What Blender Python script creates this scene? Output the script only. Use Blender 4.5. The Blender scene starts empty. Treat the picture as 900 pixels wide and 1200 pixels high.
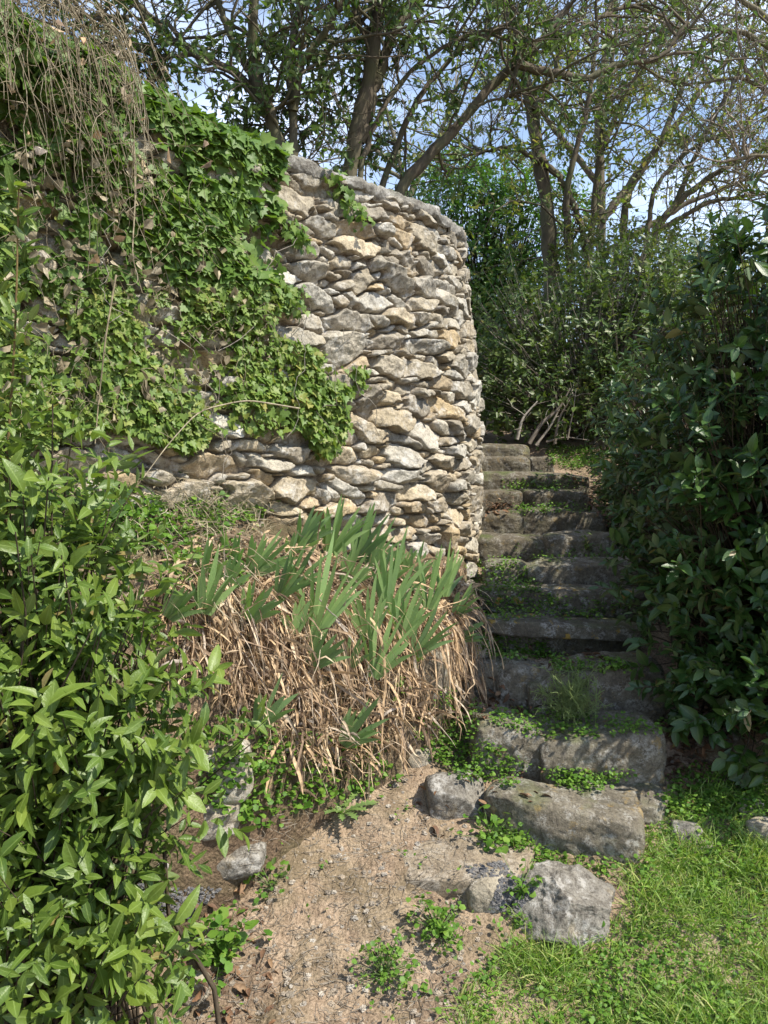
import bpy, math, random
import numpy as np
from mathutils import Vector
from mathutils.bvhtree import BVHTree

SC = bpy.context.scene
COL = SC.collection
R = math.radians
random.seed(7)
rng = np.random.default_rng(11)

# ------------------------------------------------------------------ camera, sky, sun, exposure
PITCH = R(5.08)
EYE = np.array([0.0, 0.0, 1.6])
cam_d = bpy.data.cameras.new("camera")
cam_d.sensor_fit = 'VERTICAL'; cam_d.sensor_height = 36; cam_d.lens = 27
cam_d.clip_start = 0.05; cam_d.clip_end = 1000
cam = bpy.data.objects.new("camera", cam_d); COL.objects.link(cam)
cam.location = EYE; cam.rotation_euler = (math.pi / 2 - PITCH, 0, 0)
SC.camera = cam

SUN_DIR = np.array([0.88, -0.44, 1.34]); SUN_DIR = SUN_DIR / np.linalg.norm(SUN_DIR)
sun_el = math.asin(SUN_DIR[2]); sun_az = math.atan2(SUN_DIR[0], SUN_DIR[1])
w = bpy.data.worlds.new("World"); SC.world = w; w.use_nodes = True
nt = w.node_tree
for n in list(nt.nodes): nt.nodes.remove(n)
wo = nt.nodes.new("ShaderNodeOutputWorld"); bg = nt.nodes.new("ShaderNodeBackground")
sky = nt.nodes.new("ShaderNodeTexSky"); sky.sky_type = 'NISHITA'; sky.sun_disc = False
sky.sun_elevation = sun_el; sky.sun_rotation = sun_az; sky.air_density = 1.0; sky.dust_density = 0.5; sky.ozone_density = 1.5
tc = nt.nodes.new("ShaderNodeTexCoord"); mp = nt.nodes.new("ShaderNodeMapping")
mp.inputs["Scale"].default_value = (1.6, 1.6, 3.6)
cn = nt.nodes.new("ShaderNodeTexNoise"); cn.inputs["Scale"].default_value = 2.1; cn.inputs["Detail"].default_value = 6
cr = nt.nodes.new("ShaderNodeValToRGB")
cr.color_ramp.elements[0].position = 0.44; cr.color_ramp.elements[1].position = 0.74
cr.color_ramp.elements[0].color = (.10, .10, .10, 1)
mx = nt.nodes.new("ShaderNodeMix"); mx.data_type = 'RGBA'
mx.inputs[7].default_value = (5.6, 6.5, 8.4, 1)
nt.links.new(tc.outputs["Generated"], mp.inputs["Vector"]); nt.links.new(mp.outputs[0], cn.inputs["Vector"])
nt.links.new(cn.outputs["Fac"], cr.inputs[0]); nt.links.new(cr.outputs[0], mx.inputs[0])
nt.links.new(sky.outputs[0], mx.inputs[6]); nt.links.new(mx.outputs[2], bg.inputs[0])
bg.inputs[1].default_value = 0.145
nt.links.new(bg.outputs[0], wo.inputs[0])
sl = bpy.data.lights.new("sun", 'SUN'); sl.energy = 5.0; sl.angle = R(0.5); sl.color = (1.0, 0.94, 0.83)
so = bpy.data.objects.new("sun", sl); COL.objects.link(so)
so.rotation_euler = Vector(SUN_DIR).to_track_quat('Z', 'Y').to_euler(); so.location = (4, -3, 8)
SC.view_settings.view_transform = 'Standard'; SC.view_settings.look = 'None'
SC.view_settings.exposure = 0.7; SC.view_settings.gamma = 1
SC.view_settings.use_curve_mapping = False
SC.cycles.max_bounces = 6; SC.cycles.diffuse_bounces = 3; SC.cycles.glossy_bounces = 2
SC.cycles.transmission_bounces = 3; SC.cycles.sample_clamp_indirect = 8

# ------------------------------------------------------------------ maths helpers
def ray(px, py):
    a, b = (px - 450) / 900.0, (600 - py) / 900.0
    c, s = math.cos(PITCH), math.sin(PITCH)
    d = np.array([a, c + b * s, -s + b * c])
    return d
def at(px, py, Y):
    d = ray(px, py); return EYE + d * (Y / d[1])
def proj(P):
    P = np.atleast_2d(P) - EYE
    c, s = math.cos(PITCH), math.sin(PITCH)
    f = P[:, 1] * c - P[:, 2] * s; u = P[:, 1] * s + P[:, 2] * c
    f = np.where(np.abs(f) < 1e-5, 1e-5, f)
    return np.stack([450 + 900 * P[:, 0] / f, 600 - 900 * u / f], 1)
def inpoly(p, poly):
    x, y = p[:, 0], p[:, 1]; r = np.zeros(len(p), bool); n = len(poly)
    for i in range(n):
        x1, y1 = poly[i]; x2, y2 = poly[(i + 1) % n]
        if y1 == y2: continue
        c = ((y1 > y) != (y2 > y)) & (x < (x2 - x1) * (y - y1) / (y2 - y1) + x1)
        r ^= c
    return r
def norm(v): return v / np.maximum(np.linalg.norm(v, axis=-1, keepdims=True), 1e-9)
def hashn(I, seed):
    h = (I[..., 0] * 374761393 + I[..., 1] * 668265263 + I[..., 2] * 2147483647 + seed * 974634777) & 0xFFFFFFFF
    h = ((h ^ (h >> 13)) * 1274126177) & 0xFFFFFFFF
    h = h ^ (h >> 16)
    return (h & 0xFFFF) / 65535.0
def vnoise(P, seed=0):
    P = np.asarray(P, float); I = np.floor(P).astype(np.int64); f = P - I; f = f * f * (3 - 2 * f)
    out = 0
    for dx in (0, 1):
        for dy in (0, 1):
            for dz in (0, 1):
                wgt = (f[..., 0] if dx else 1 - f[..., 0]) * (f[..., 1] if dy else 1 - f[..., 1]) * (f[..., 2] if dz else 1 - f[..., 2])
                out = out + wgt * hashn(I + np.array([dx, dy, dz]), seed)
    return out * 2 - 1
def fbm(P, octv=4, seed=0, gain=0.5):
    s = 0; a = 1; t = 0
    for i in range(octv):
        s = s + a * vnoise(P * (2.03 ** i) + 17.3 * i, seed + i); t += a; a *= gain
    return s / t

# ------------------------------------------------------------------ mesh helpers
class Bag:
    def __init__(s): s.V = []; s.A = []; s.F = {3: [], 4: []}; s.n = 0
    def add(s, V, F, A=None):
        V = np.asarray(V, float).reshape(-1, 3); F = np.asarray(F, np.int64)
        if len(V) == 0: return
        s.V.append(V); s.F[F.shape[1]].append(F + s.n)
        s.A.append(np.zeros((len(V), 3)) if A is None else np.asarray(A, float).reshape(-1, 3)); s.n += len(V)
    def mesh(s, name, mat, smooth=True):
        me = bpy.data.meshes.new(name)
        V = np.concatenate(s.V); A = np.concatenate(s.A)
        fs = [np.concatenate(s.F[k]) for k in (3, 4) if s.F[k]]
        loops = np.concatenate([f.ravel() for f in fs]).astype(np.int32)
        tot = np.concatenate([np.full(len(f), f.shape[1]) for f in fs]).astype(np.int32)
        st = np.concatenate([[0], np.cumsum(tot)[:-1]]).astype(np.int32)
        me.vertices.add(len(V)); me.vertices.foreach_set("co", V.astype(np.float32).ravel())
        me.loops.add(len(loops)); me.loops.foreach_set("vertex_index", loops)
        me.polygons.add(len(tot)); me.polygons.foreach_set("loop_start", st)
        try: me.polygons.foreach_set("loop_total", tot)
        except Exception: pass
        me.polygons.foreach_set("use_smooth", np.full(len(tot), smooth))
        at_ = me.attributes.new("lf", 'FLOAT_VECTOR', 'POINT'); at_.data.foreach_set("vector", A.astype(np.float32).ravel())
        me.update(calc_edges=True)
        if mat: me.materials.append(mat)
        return me
def put(name, me, parent=None, loc=None):
    o = bpy.data.objects.new(name, me); COL.objects.link(o)
    if parent: o.parent = parent
    if loc is not None: o.location = loc
    return o
def tag(o, label=None, cat=None, group=None, kind=None):
    if label: o["label"] = label
    if cat: o["category"] = cat
    if group: o["group"] = group
    if kind: o["kind"] = kind
    return o
def empty(name, loc, label, cat, group=None):
    o = bpy.data.objects.new(name, None); COL.objects.link(o); o.location = [float(v) for v in loc]
    return tag(o, label, cat, group)
def part(name, bag, mat, root, smooth=True):
    """mesh in world coordinates, parented under an empty, keeping its place"""
    L = np.array(root.location)
    bag.V = [v - L for v in bag.V]
    return put(name, bag.mesh(name, mat, smooth), root)
def single(name, bag, mat, label, cat, group=None, kind=None, smooth=True):
    V = np.concatenate(bag.V); c = np.array([V[:, 0].mean(), V[:, 1].mean(), V[:, 2].min()])
    bag.V = [v - c for v in bag.V]
    o = put(name, bag.mesh(name, mat, smooth), None, c)
    return tag(o, label, cat, group, kind)

def grid_faces(nu, nv):
    i = np.arange(nu - 1)[:, None]; j = np.arange(nv - 1)[None, :]
    a = i * nv + j
    return np.stack([a, a + nv, a + nv + 1, a + 1], -1).reshape(-1, 4)

def tubes(C, Rr, sides=5):
    """C (M,n,3), Rr (M,n) -> verts, faces"""
    C = np.asarray(C, float); M, n, _ = C.shape
    T = norm(np.gradient(C, axis=1))
    ref = np.where(np.abs(T[:, :, 2:3]) > 0.9, np.array([1.0, 0, 0]), np.array([0, 0, 1.0]))
    mref = np.mean(T, axis=1, keepdims=True)
    ref = np.where(np.abs(norm(mref)[:, :, 2:3]) > 0.75, np.array([0.92, 0.39, 0.0]), np.array([0.1, 0.2, 1.0]))
    ref = np.broadcast_to(ref, T.shape)
    S = norm(np.cross(T, ref)); U = np.cross(S, T)
    ang = np.linspace(0, 2 * math.pi, sides, endpoint=False)
    V = C[:, :, None, :] + Rr[:, :, None, None] * (np.cos(ang)[None, None, :, None] * S[:, :, None, :] + np.sin(ang)[None, None, :, None] * U[:, :, None, :])
    k = np.arange(sides); k2 = (k + 1) % sides
    i = np.arange(n - 1)[:, None]
    f = np.stack([i * sides + k, i * sides + k2, (i + 1) * sides + k2, (i + 1) * sides + k], -1).reshape(-1, 4)
    F = (np.arange(M)[:, None, None] * (n * sides) + f[None]).reshape(-1, 4)
    rnd = rng.random(M)
    A = np.zeros((M, n, sides, 3)); A[..., 2] = rnd[:, None, None]; A[..., 1] = np.linspace(0, 1, n)[None, :, None]
    return V.reshape(-1, 3), F, A.reshape(-1, 3)

def ribbons(C, S, W, fold=0.0, rnd=None):
    """C (M,n,3) centre line, S (M,n,3)/(M,3) side dir, W (M,n) full width; three verts across"""
    M, n, _ = C.shape
    if S.ndim == 2: S = np.broadcast_to(S[:, None, :], C.shape)
    T = norm(np.gradient(C, axis=1)); S = norm(S - T * np.sum(S * T, -1, keepdims=True)); Nn = np.cross(S, T)
    x = np.array([-0.5, 0, 0.5])
    V = C[:, :, None, :] + W[:, :, None, None] * (x[None, None, :, None] * S[:, :, None, :] + (fold * np.abs(x))[None, None, :, None] * Nn[:, :, None, :])
    f = grid_faces(n, 3)
    F = (np.arange(M)[:, None, None] * (n * 3) + f[None]).reshape(-1, 4)
    if rnd is None: rnd = rng.random(M)
    A = np.zeros((M, n, 3, 3)); A[..., 0] = x * 2; A[..., 1] = np.linspace(0, 1, n)[None, :, None]; A[..., 2] = rnd[:, None, None]
    return V.reshape(-1, 3), F, A.reshape(-1, 3)

def tmpl_laurel(wr=0.36):
    ys = [0, .12, .38, .68, .9, 1.0]; ws = [.05, .42, 1.0, .82, .36, .02]
    V = []
    for y, w_ in zip(ys, ws):
        for x in (-1, 0, 1): V.append((x * w_ * wr / 2, y, 0))
    return np.array(V), grid_faces(6, 3)[:, ::-1], np.array([(x, y, 0) for y in ys for x in (-1, 0, 1)], float)
def tmpl_simple(wr=0.42):
    V = np.array([(0, 0, 0), (wr / 2, .45, 0), (0, 1, 0), (-wr / 2, .45, 0)], float)
    return V, np.array([[0, 1, 2, 3]]), np.array([(0, 0, 0), (1, .5, 0), (0, 1, 0), (-1, .5, 0)], float)
def tmpl_two(wr=0.42):
    V = np.array([(0, 0, 0), (wr / 2, .32, 0), (wr * .42, .66, 0), (0, 1, 0), (-wr * .42, .66, 0), (-wr / 2, .32, 0)], float)
    return V, np.array([[0, 1, 2, 3], [0, 3, 4, 5]]), np.array([(0, 0, 0), (1, .3, 0), (1, .7, 0), (0, 1, 0), (-1, .7, 0), (-1, .3, 0)], float)
def tmpl_ivy():
    o = [(0, -.02), (.2, -.16), (.42, -.08), (.56, .12), (.36, .26), (.44, .5), (.2, .52), (0, .92),
         (-.2, .52), (-.44, .5), (-.36, .26), (-.56, .12), (-.42, -.08), (-.2, -.16)]
    V = [(0, .2, 0)] + [(x, y, 0) for x, y in o]; n = len(o)
    F = [(0, 1 + i, 1 + (i + 1) % n) for i in range(n)]
    A = [(0, .2, 0)] + [(1.0 if i % 3 else .6, .6, 0) for i in range(n)]
    return np.array(V, float), np.array(F), np.array(A, float)
def tmpl_round():
    a = np.arange(6) / 6 * 2 * math.pi + .5
    V = np.stack([.5 * np.cos(a), .5 + .5 * np.sin(a), 0 * a], 1)
    return V, np.array([[0, 1, 2, 3], [0, 3, 4, 5]]), np.stack([np.cos(a), .5 + .5 * np.sin(a), 0 * a], 1)

def leaves(T, P, D, Nr, S, fold=0.12, bend=0.15, rnd=None, wvar=0.15):
    """place a leaf template M times"""
    V0, F0, A0 = T; M = len(P)
    D = norm(D); Nr = norm(Nr - D * np.sum(Nr * D, -1, keepdims=True)); X = np.cross(D, Nr)
    fo = fold * (1 + .6 * rng.standard_normal(M)); be = bend * (1 + .8 * rng.standard_normal(M))
    wv = 1 + wvar * rng.standard_normal(M); tw = .25 * rng.standard_normal(M)
    x = V0[None, :, 0] * wv[:, None]; y = np.broadcast_to(V0[None, :, 1], x.shape)
    z = np.abs(x) * fo[:, None] * 2 - be[:, None] * y * y + tw[:, None] * x * y
    V = P[:, None, :] + S[:, None, None] * (x[..., None] * X[:, None, :] + y[..., None] * D[:, None, :] + z[..., None] * Nr[:, None, :])
    F = (np.arange(M)[:, None, None] * len(V0) + F0[None]).reshape(-1, F0.shape[1])
    if rnd is None: rnd = rng.random(M)
    A = np.broadcast_to(A0[None], (M,) + A0.shape).copy(); A[:, :, 2] = rnd[:, None]
    return V.reshape(-1, 3), F, A.reshape(-1, 3)

def rand_dir(M, up=0.0):
    d = norm(rng.standard_normal((M, 3))); d[:, 2] += up; return norm(d)
def grow(Cp, K, L, n=6, spread=0.8, up=0.1, wig=0.25, tmin=0.25, lvar=0.4, drift=None):
    """children curves from parents Cp (M,m,3)"""
    M, m, _ = Cp.shape
    idx = np.repeat(np.arange(M), K); t = tmin + (1 - tmin) * rng.random(len(idx))
    f = t * (m - 1); i = np.minimum(f.astype(int), m - 2); fr = (f - i)[:, None]
    P = Cp[idx, i] * (1 - fr) + Cp[idx, i + 1] * fr; tan = norm(Cp[idx, i + 1] - Cp[idx, i])
    d = norm(tan * (1 - spread * .5) + spread * rand_dir(len(idx)) + np.array([0, 0, up]))
    ln = L * (1 + lvar * rng.standard_normal(len(idx))).clip(.3, 2)
    pts = [P]; cur = P
    for k in range(n - 1):
        d = norm(d + wig * rng.standard_normal(d.shape) + np.array([0, 0, up * .25]) + (0 if drift is None else np.array(drift)))
        cur = cur + d * (ln / (n - 1))[:, None]; pts.append(cur)
    return np.stack(pts, 1), t
def resample(pts, n):
    pts = np.asarray(pts, float); s = np.concatenate([[0], np.cumsum(np.linalg.norm(np.diff(pts, axis=0), axis=1))])
    # Catmull-like smoothing by dense interpolation and averaging
    q = np.linspace(0, s[-1], n); c = np.stack([np.interp(q, s, pts[:, k]) for k in range(3)], 1)
    for _ in range(max(1, n // 8)):
        c[1:-1] = (c[:-2] + 2 * c[1:-1] + c[2:]) / 4
    return c

# ------------------------------------------------------------------ materials
def nmat(name):
    m = bpy.data.materials.new(name); m.use_nodes = True; t = m.node_tree
    for n in list(t.nodes): t.nodes.remove(n)
    return m, t
class G:
    def __init__(s, t): s.t = t
    def n(s, typ, ins=None, **kw):
        nd = s.t.nodes.new(typ)
        for k, v in kw.items(): setattr(nd, k, v)
        for k, v in (ins or {}).items():
            sock = nd.inputs[k]
            if isinstance(v, bpy.types.NodeSocket): s.t.links.new(v, sock)
            else: sock.default_value = v
        return nd
    def ramp(s, fac, stops):
        nd = s.n("ShaderNodeValToRGB", {0: fac}); e = nd.color_ramp.elements
        while len(e) < len(stops): e.new(0.5)
        for i, (p, c) in enumerate(stops):
            e[i].position = p; e[i].color = (c if len(c) == 4 else (*c, 1)) if not isinstance(c, float) else (c, c, c, 1)
        return nd.outputs[0]
    def mix(s, f, a, b, bt='MIX'):
        nd = s.n("ShaderNodeMix", data_type='RGBA', blend_type=bt)
        for i, v in ((0, f), (6, a), (7, b)):
            if isinstance(v, bpy.types.NodeSocket): s.t.links.new(v, nd.inputs[i])
            else: nd.inputs[i].default_value = v if (i == 0 or len(v) == 4) else (*v, 1)
        return nd.outputs[2]
    def noise(s, vec, sc, det=4, rough=.55):
        return s.n("ShaderNodeTexNoise", {"Vector": vec, "Scale": sc, "Detail": det, "Roughness": rough}).outputs["Fac"]
    def math(s, op, a, b=0.0, c=0.0):
        return s.n("ShaderNodeMath", {0: a, 1: b, 2: c}, operation=op).outputs[0]

def leaf_mat(name, pal, trans=0.3, rough=0.42, vein=(.3, .4, .12), veinw=0.5, spec=0.4, tint=(1.25, 1.35, .55)):
    m, t = nmat(name); g = G(t)
    a = g.n("ShaderNodeAttribute", attribute_name="lf"); sx = g.n("ShaderNodeSeparateXYZ", {0: a.outputs["Vector"]})
    brown = len(pal) == 6 and pal[-1] == (.26, .19, .07)
    stops = [(i / 4 * .97, c) for i, c in enumerate(pal[:5])] + [(.99, pal[-1])] if brown else [(i / max(1, len(pal) - 1), c) for i, c in enumerate(pal)]
    c = g.ramp(sx.outputs[2], stops)
    geo = g.n("ShaderNodeNewGeometry")
    nz = g.noise(geo.outputs["Position"], 60, 2)
    c = g.mix(g.math('MULTIPLY', nz, .5), c, tuple(v * .65 for v in pal[0]))
    ax = g.math('ABSOLUTE', sx.outputs[0])
    vf = g.ramp(ax, [(0.0, 1.0), (0.14, 0.0)])
    c = g.mix(g.math('MULTIPLY', vf, veinw), c, vein)
    # underside paler
    c2 = g.mix(geo.outputs["Backfacing"], c, g.mix(.35, c, (.30, .36, .18)))
    p = g.n("ShaderNodeBsdfPrincipled", {"Base Color": c2, "Roughness": rough, "Specular IOR Level": spec})
    b = g.n("ShaderNodeBump", {"Strength": .25, "Distance": .004, "Height": g.noise(geo.outputs["Position"], 220, 2)})
    t.links.new(b.outputs[0], p.inputs["Normal"])
    tr = g.n("ShaderNodeBsdfTranslucent", {"Color": g.mix(1.0, c, (*tint, 1), 'MULTIPLY')})
    ms = g.n("ShaderNodeMixShader", {0: trans, 1: p.outputs[0], 2: tr.outputs[0]})
    g.n("ShaderNodeOutputMaterial", {0: ms.outputs[0]})
    return m
def bark_mat(name, c1, c2, sc=18, moss=None):
    m, t = nmat(name); g = G(t)
    tcn = g.n("ShaderNodeTexCoord"); mpn = g.n("ShaderNodeMapping", {"Vector": tcn.outputs["Object"], "Scale": (1, 1, .3)})
    n1 = g.noise(mpn.outputs[0], sc, 5, .65); n2 = g.noise(tcn.outputs["Object"], 3.5, 3)
    c = g.ramp(n1, [(.3, c1), (.7, c2)])
    if moss: c = g.mix(g.ramp(n2, [(.45, 0.0), (.65, .75)]), c, moss)
    p = g.n("ShaderNodeBsdfPrincipled", {"Base Color": c, "Roughness": .85, "Specular IOR Level": .2})
    b = g.n("ShaderNodeBump", {"Strength": .8, "Distance": .01, "Height": n1}); t.links.new(b.outputs[0], p.inputs["Normal"])
    g.n("ShaderNodeOutputMaterial", {0: p.outputs[0]})
    return m
def rock_mat(name, c1, c2, c3, lich=(.55, .54, .5), lamt=.5, ochre=.25, moss=.0, sc=1.0, attr=False, bump=.7, dark=.6):
    m, t = nmat(name); g = G(t)
    tcn = g.n("ShaderNodeTexCoord"); V = tcn.outputs["Object"]
    n1 = g.noise(V, 7 * sc, 6, .6); n2 = g.noise(V, 38 * sc, 5, .7); n3 = g.noise(V, 3.2 * sc, 3)
    c = g.ramp(n1, [(.3, c1), (.52, c2), (.72, c3)])
    if attr:
        a = g.n("ShaderNodeAttribute", attribute_name="lf")
        c = g.mix(.8, c, a.outputs["Vector"])
        c = g.mix(.55, c, g.ramp(n1, [(.3, (.55, .53, .48)), (.5, (1, 1, 1)), (.7, (1.3, 1.25, 1.17))]), 'MULTIPLY')
    # dark speckle
    c = g.mix(g.ramp(n2, [(.36, dark), (.52, 0.0)]), c, (.07, .06, .05))
    n4 = g.noise(V, 150 * sc, 3, .7)
    c = g.mix(g.ramp(n4, [(.34, .6), (.47, 0.0)]), c, (.09, .075, .055))
    c = g.mix(g.ramp(n4, [(.6, 0.0), (.72, .35)]), c, (.56, .54, .48))
    # pale lichen patches
    v = g.n("ShaderNodeTexVoronoi", {"Vector": g.n("ShaderNodeMapping", {"Vector": V, "Location": (3.1, 1.7, .4)}).outputs[0], "Scale": 26 * sc})
    patch = g.math('MULTIPLY', g.ramp(g.noise(V, 9 * sc, 5, .7), [(.5, 0.0), (.6, 1.0)]), g.ramp(n2, [(.42, 0.0), (.56, 1.0)]))
    c = g.mix(g.math('MULTIPLY', patch, lamt), c, lich)
    if ochre:
        po = g.math('MULTIPLY', g.ramp(g.noise(g.n("ShaderNodeMapping", {"Vector": V, "Location": (9, 4, 2)}).outputs[0], 7 * sc, 4, .65), [(.6, 0.0), (.66, 1.0)]), ochre)
        c = g.mix(po, c, (.42, .27, .06))
    vc = g.n("ShaderNodeTexVoronoi", {"Vector": g.mix(.12, V, g.n("ShaderNodeTexNoise", {"Vector": V, "Scale": 9.0}).outputs["Color"]), "Scale": 5.5 * sc}, feature='DISTANCE_TO_EDGE') if not attr else None
    if not attr: c = g.mix(g.math('MULTIPLY', g.ramp(vc.outputs["Distance"], [(.0, 1.0), (.02, 0.0)]), .45), c, (.035, .03, .022))
    if moss:
        geo = g.n("ShaderNodeNewGeometry"); sz = g.n("ShaderNodeSeparateXYZ", {0: geo.outputs["Normal"]})
        pm = g.math('MULTIPLY', g.ramp(sz.outputs[2], [(.1, 0.15), (.8, 1.0)]), g.ramp(n3, [(.45, 0.0), (.6, 1.0)]))
        c = g.mix(g.math('MULTIPLY', pm, moss), c, g.ramp(n2, [(.3, (.04, .06, .015)), (.7, (.12, .15, .04))]))
    p = g.n("ShaderNodeBsdfPrincipled", {"Base Color": c, "Roughness": .9, "Specular IOR Level": .25})
    h = g.math('ADD', g.math('MULTIPLY', n1, .6), g.math('MULTIPLY', g.noise(V, 55 * sc, 6, .75), .6))
    h = g.math('ADD', h, g.math('ADD', g.math('MULTIPLY', v.outputs["Distance"], .25), g.math('MULTIPLY', n4, .25)))
    b = g.n("ShaderNodeBump", {"Strength": bump, "Distance": .022 / sc ** .5, "Height": h}); t.links.new(b.outputs[0], p.inputs["Normal"])
    g.n("ShaderNodeOutputMaterial", {0: p.outputs[0]})
    return m
def soil_mat(name, cols, sc=1.0, green=0.0):
    m, t = nmat(name); g = G(t)
    tcn = g.n("ShaderNodeTexCoord"); V = tcn.outputs["Object"]
    n1 = g.noise(V, 2.2 * sc, 5, .6); n2 = g.noise(V, 30 * sc, 6, .7); n3 = g.noise(V, 140 * sc, 4, .7)
    c = g.ramp(g.math('ADD', g.math('MULTIPLY', n1, .6), g.math('MULTIPLY', n2, .4)), [(.33, cols[0]), (.48, cols[1]), (.62, cols[2])])
    c = g.mix(g.ramp(g.noise(V, 6 * sc, 5, .65), [(.40, .55), (.53, 0.0)]), c, tuple(v * .9 for v in cols[0]))
    c = g.mix(g.ramp(n3, [(.33, .7), (.5, 0.0)]), c, tuple(v * .35 for v in cols[0]))
    c = g.mix(g.ramp(n3, [(.58, 0.0), (.72, .6)]), c, tuple(min(1, v * 1.5) for v in cols[2]))
    vo = g.n("ShaderNodeTexVoronoi", {"Vector": V, "Scale": 70 * sc})
    if green:
        c = g.mix(g.math('MULTIPLY', g.ramp(g.noise(V, 5, 4), [(.45, 0.0), (.6, 1.0)]), green), c, (.045, .075, .02))
    p = g.n("ShaderNodeBsdfPrincipled", {"Base Color": c, "Roughness": .95, "Specular IOR Level": .15})
    h = g.math('ADD', g.math('MULTIPLY', n2, 1.0), g.math('ADD', g.math('MULTIPLY', n3, .5), g.math('MULTIPLY', vo.outputs["Distance"], -.5)))
    b = g.n("ShaderNodeBump", {"Strength": .9, "Distance": .015, "Height": h}); t.links.new(b.outputs[0], p.inputs["Normal"])
    g.n("ShaderNodeOutputMaterial", {0: p.outputs[0]})
    return m
def straw_mat(name, pal, trans=.15):
    m, t = nmat(name); g = G(t)
    a = g.n("ShaderNodeAttribute", attribute_name="lf"); sx = g.n("ShaderNodeSeparateXYZ", {0: a.outputs["Vector"]})
    c = g.ramp(sx.outputs[2], [(i / (len(pal) - 1), v) for i, v in enumerate(pal)])
    geo = g.n("ShaderNodeNewGeometry")
    c = g.mix(g.ramp(g.noise(geo.outputs["Position"], 45, 4, .7), [(.4, .55), (.6, 0.0)]), c, tuple(v * .45 for v in pal[0]))
    p = g.n("ShaderNodeBsdfPrincipled", {"Base Color": c, "Roughness": .7, "Specular IOR Level": .3})
    tr = g.n("ShaderNodeBsdfTranslucent", {"Color": c})
    ms = g.n("ShaderNodeMixShader", {0: trans, 1: p.outputs[0], 2: tr.outputs[0]})
    g.n("ShaderNodeOutputMaterial", {0: ms.outputs[0]})
    return m

M = {}
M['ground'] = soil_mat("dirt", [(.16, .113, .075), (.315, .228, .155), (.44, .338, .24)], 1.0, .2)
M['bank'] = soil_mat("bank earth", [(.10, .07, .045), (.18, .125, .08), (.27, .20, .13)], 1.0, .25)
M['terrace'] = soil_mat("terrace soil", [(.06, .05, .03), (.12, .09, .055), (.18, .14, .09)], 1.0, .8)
M['wall'] = rock_mat("wall stone", (.24, .21, .165), (.37, .32, .245), (.47, .42, .34), (.56, .55, .52), .55, .12, 0, 1.0, True, .75, .5)
M['coping'] = rock_mat("mortar cap", (.17, .155, .13), (.25, .235, .205), (.35, .33, .295), (.44, .43, .4), .5, .2, .15, 1.2, False, .6, .7)
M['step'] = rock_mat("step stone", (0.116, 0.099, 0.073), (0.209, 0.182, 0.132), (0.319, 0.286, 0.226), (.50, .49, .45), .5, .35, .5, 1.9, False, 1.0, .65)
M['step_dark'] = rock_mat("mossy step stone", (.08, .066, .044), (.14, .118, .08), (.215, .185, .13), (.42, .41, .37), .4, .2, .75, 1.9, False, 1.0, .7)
M['step_lichen'] = rock_mat("lichen slab", (.09, .075, .055), (.155, .135, .10), (.25, .22, .17), (.50, .49, .46), .6, .95, .4, 2.0, False, 1.0, .6)
M['boulder'] = rock_mat("grey boulder", (0.164, 0.148, 0.121), (0.242, 0.222, 0.187), (0.320, 0.296, 0.257), (.52, .50, .46), .55, .12, 0, 1.2, False, .75, .75)
M['pale_rock'] = rock_mat("pale limestone", (0.289, 0.246, 0.178), (0.374, 0.327, 0.246), (0.459, 0.416, 0.340), (.58, .56, .52), .5, .05, 0, 1.4, False, .7, .35)
M['tan_rock'] = rock_mat("earth stained rock", (.24, .185, .125), (.33, .265, .185), (.40, .34, .26), (.5, .47, .42), .35, .0, 0, 1.3, False, .8, .5)
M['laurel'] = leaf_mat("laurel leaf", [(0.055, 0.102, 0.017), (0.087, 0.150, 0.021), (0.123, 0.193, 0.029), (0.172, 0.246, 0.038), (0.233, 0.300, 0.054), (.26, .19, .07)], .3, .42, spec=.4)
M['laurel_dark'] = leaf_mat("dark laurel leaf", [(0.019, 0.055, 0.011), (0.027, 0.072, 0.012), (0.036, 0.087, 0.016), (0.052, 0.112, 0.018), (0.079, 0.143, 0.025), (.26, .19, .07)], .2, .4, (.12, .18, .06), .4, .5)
M['ivy'] = leaf_mat("ivy leaf", [(0.083, 0.161, 0.029), (0.121, 0.210, 0.039), (0.160, 0.253, 0.047), (0.220, 0.294, 0.059), (0.319, 0.337, 0.081), (0.456, 0.365, 0.118)], .33, .5, (.2, .28, .09), .4)
M['hedge'] = leaf_mat("hedge leaf", [(0.037, 0.071, 0.015), (0.055, 0.101, 0.021), (0.078, 0.129, 0.028), (0.120, 0.163, 0.043), (0.221, 0.229, 0.095), (.26, .19, .07)], .3, .42)
M['evergreen'] = leaf_mat("evergreen leaf", [(0.052, 0.140, 0.023), (0.077, 0.196, 0.031), (0.112, 0.250, 0.041), (0.155, 0.305, 0.050)], .3, .4)
M['tree_leaf'] = leaf_mat("tree leaf", [(0.035, 0.076, 0.017), (0.055, 0.110, 0.022), (0.079, 0.144, 0.028), (0.119, 0.193, 0.039)], .35, .42)
M['olive_leaf'] = leaf_mat("pale tree leaf", [(0.076, 0.128, 0.026), (0.119, 0.179, 0.038), (0.170, 0.232, 0.048), (0.255, 0.284, 0.067), (0.407, 0.299, 0.120)], .4, .5)
M['yellow_leaf'] = leaf_mat("yellow green leaf", [(0.072, 0.104, 0.016), (0.112, 0.144, 0.024), (0.152, 0.176, 0.040), (0.192, 0.192, 0.072)], .35, .5)
M['iris'] = leaf_mat("iris blade", [(0.075, 0.179, 0.057), (0.121, 0.245, 0.071), (0.166, 0.314, 0.080), (0.227, 0.388, 0.101), (0.301, 0.463, 0.143)], .32, .45, (.12, .22, .08), .2, .35, (1.1, 1.4, .5))
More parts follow.
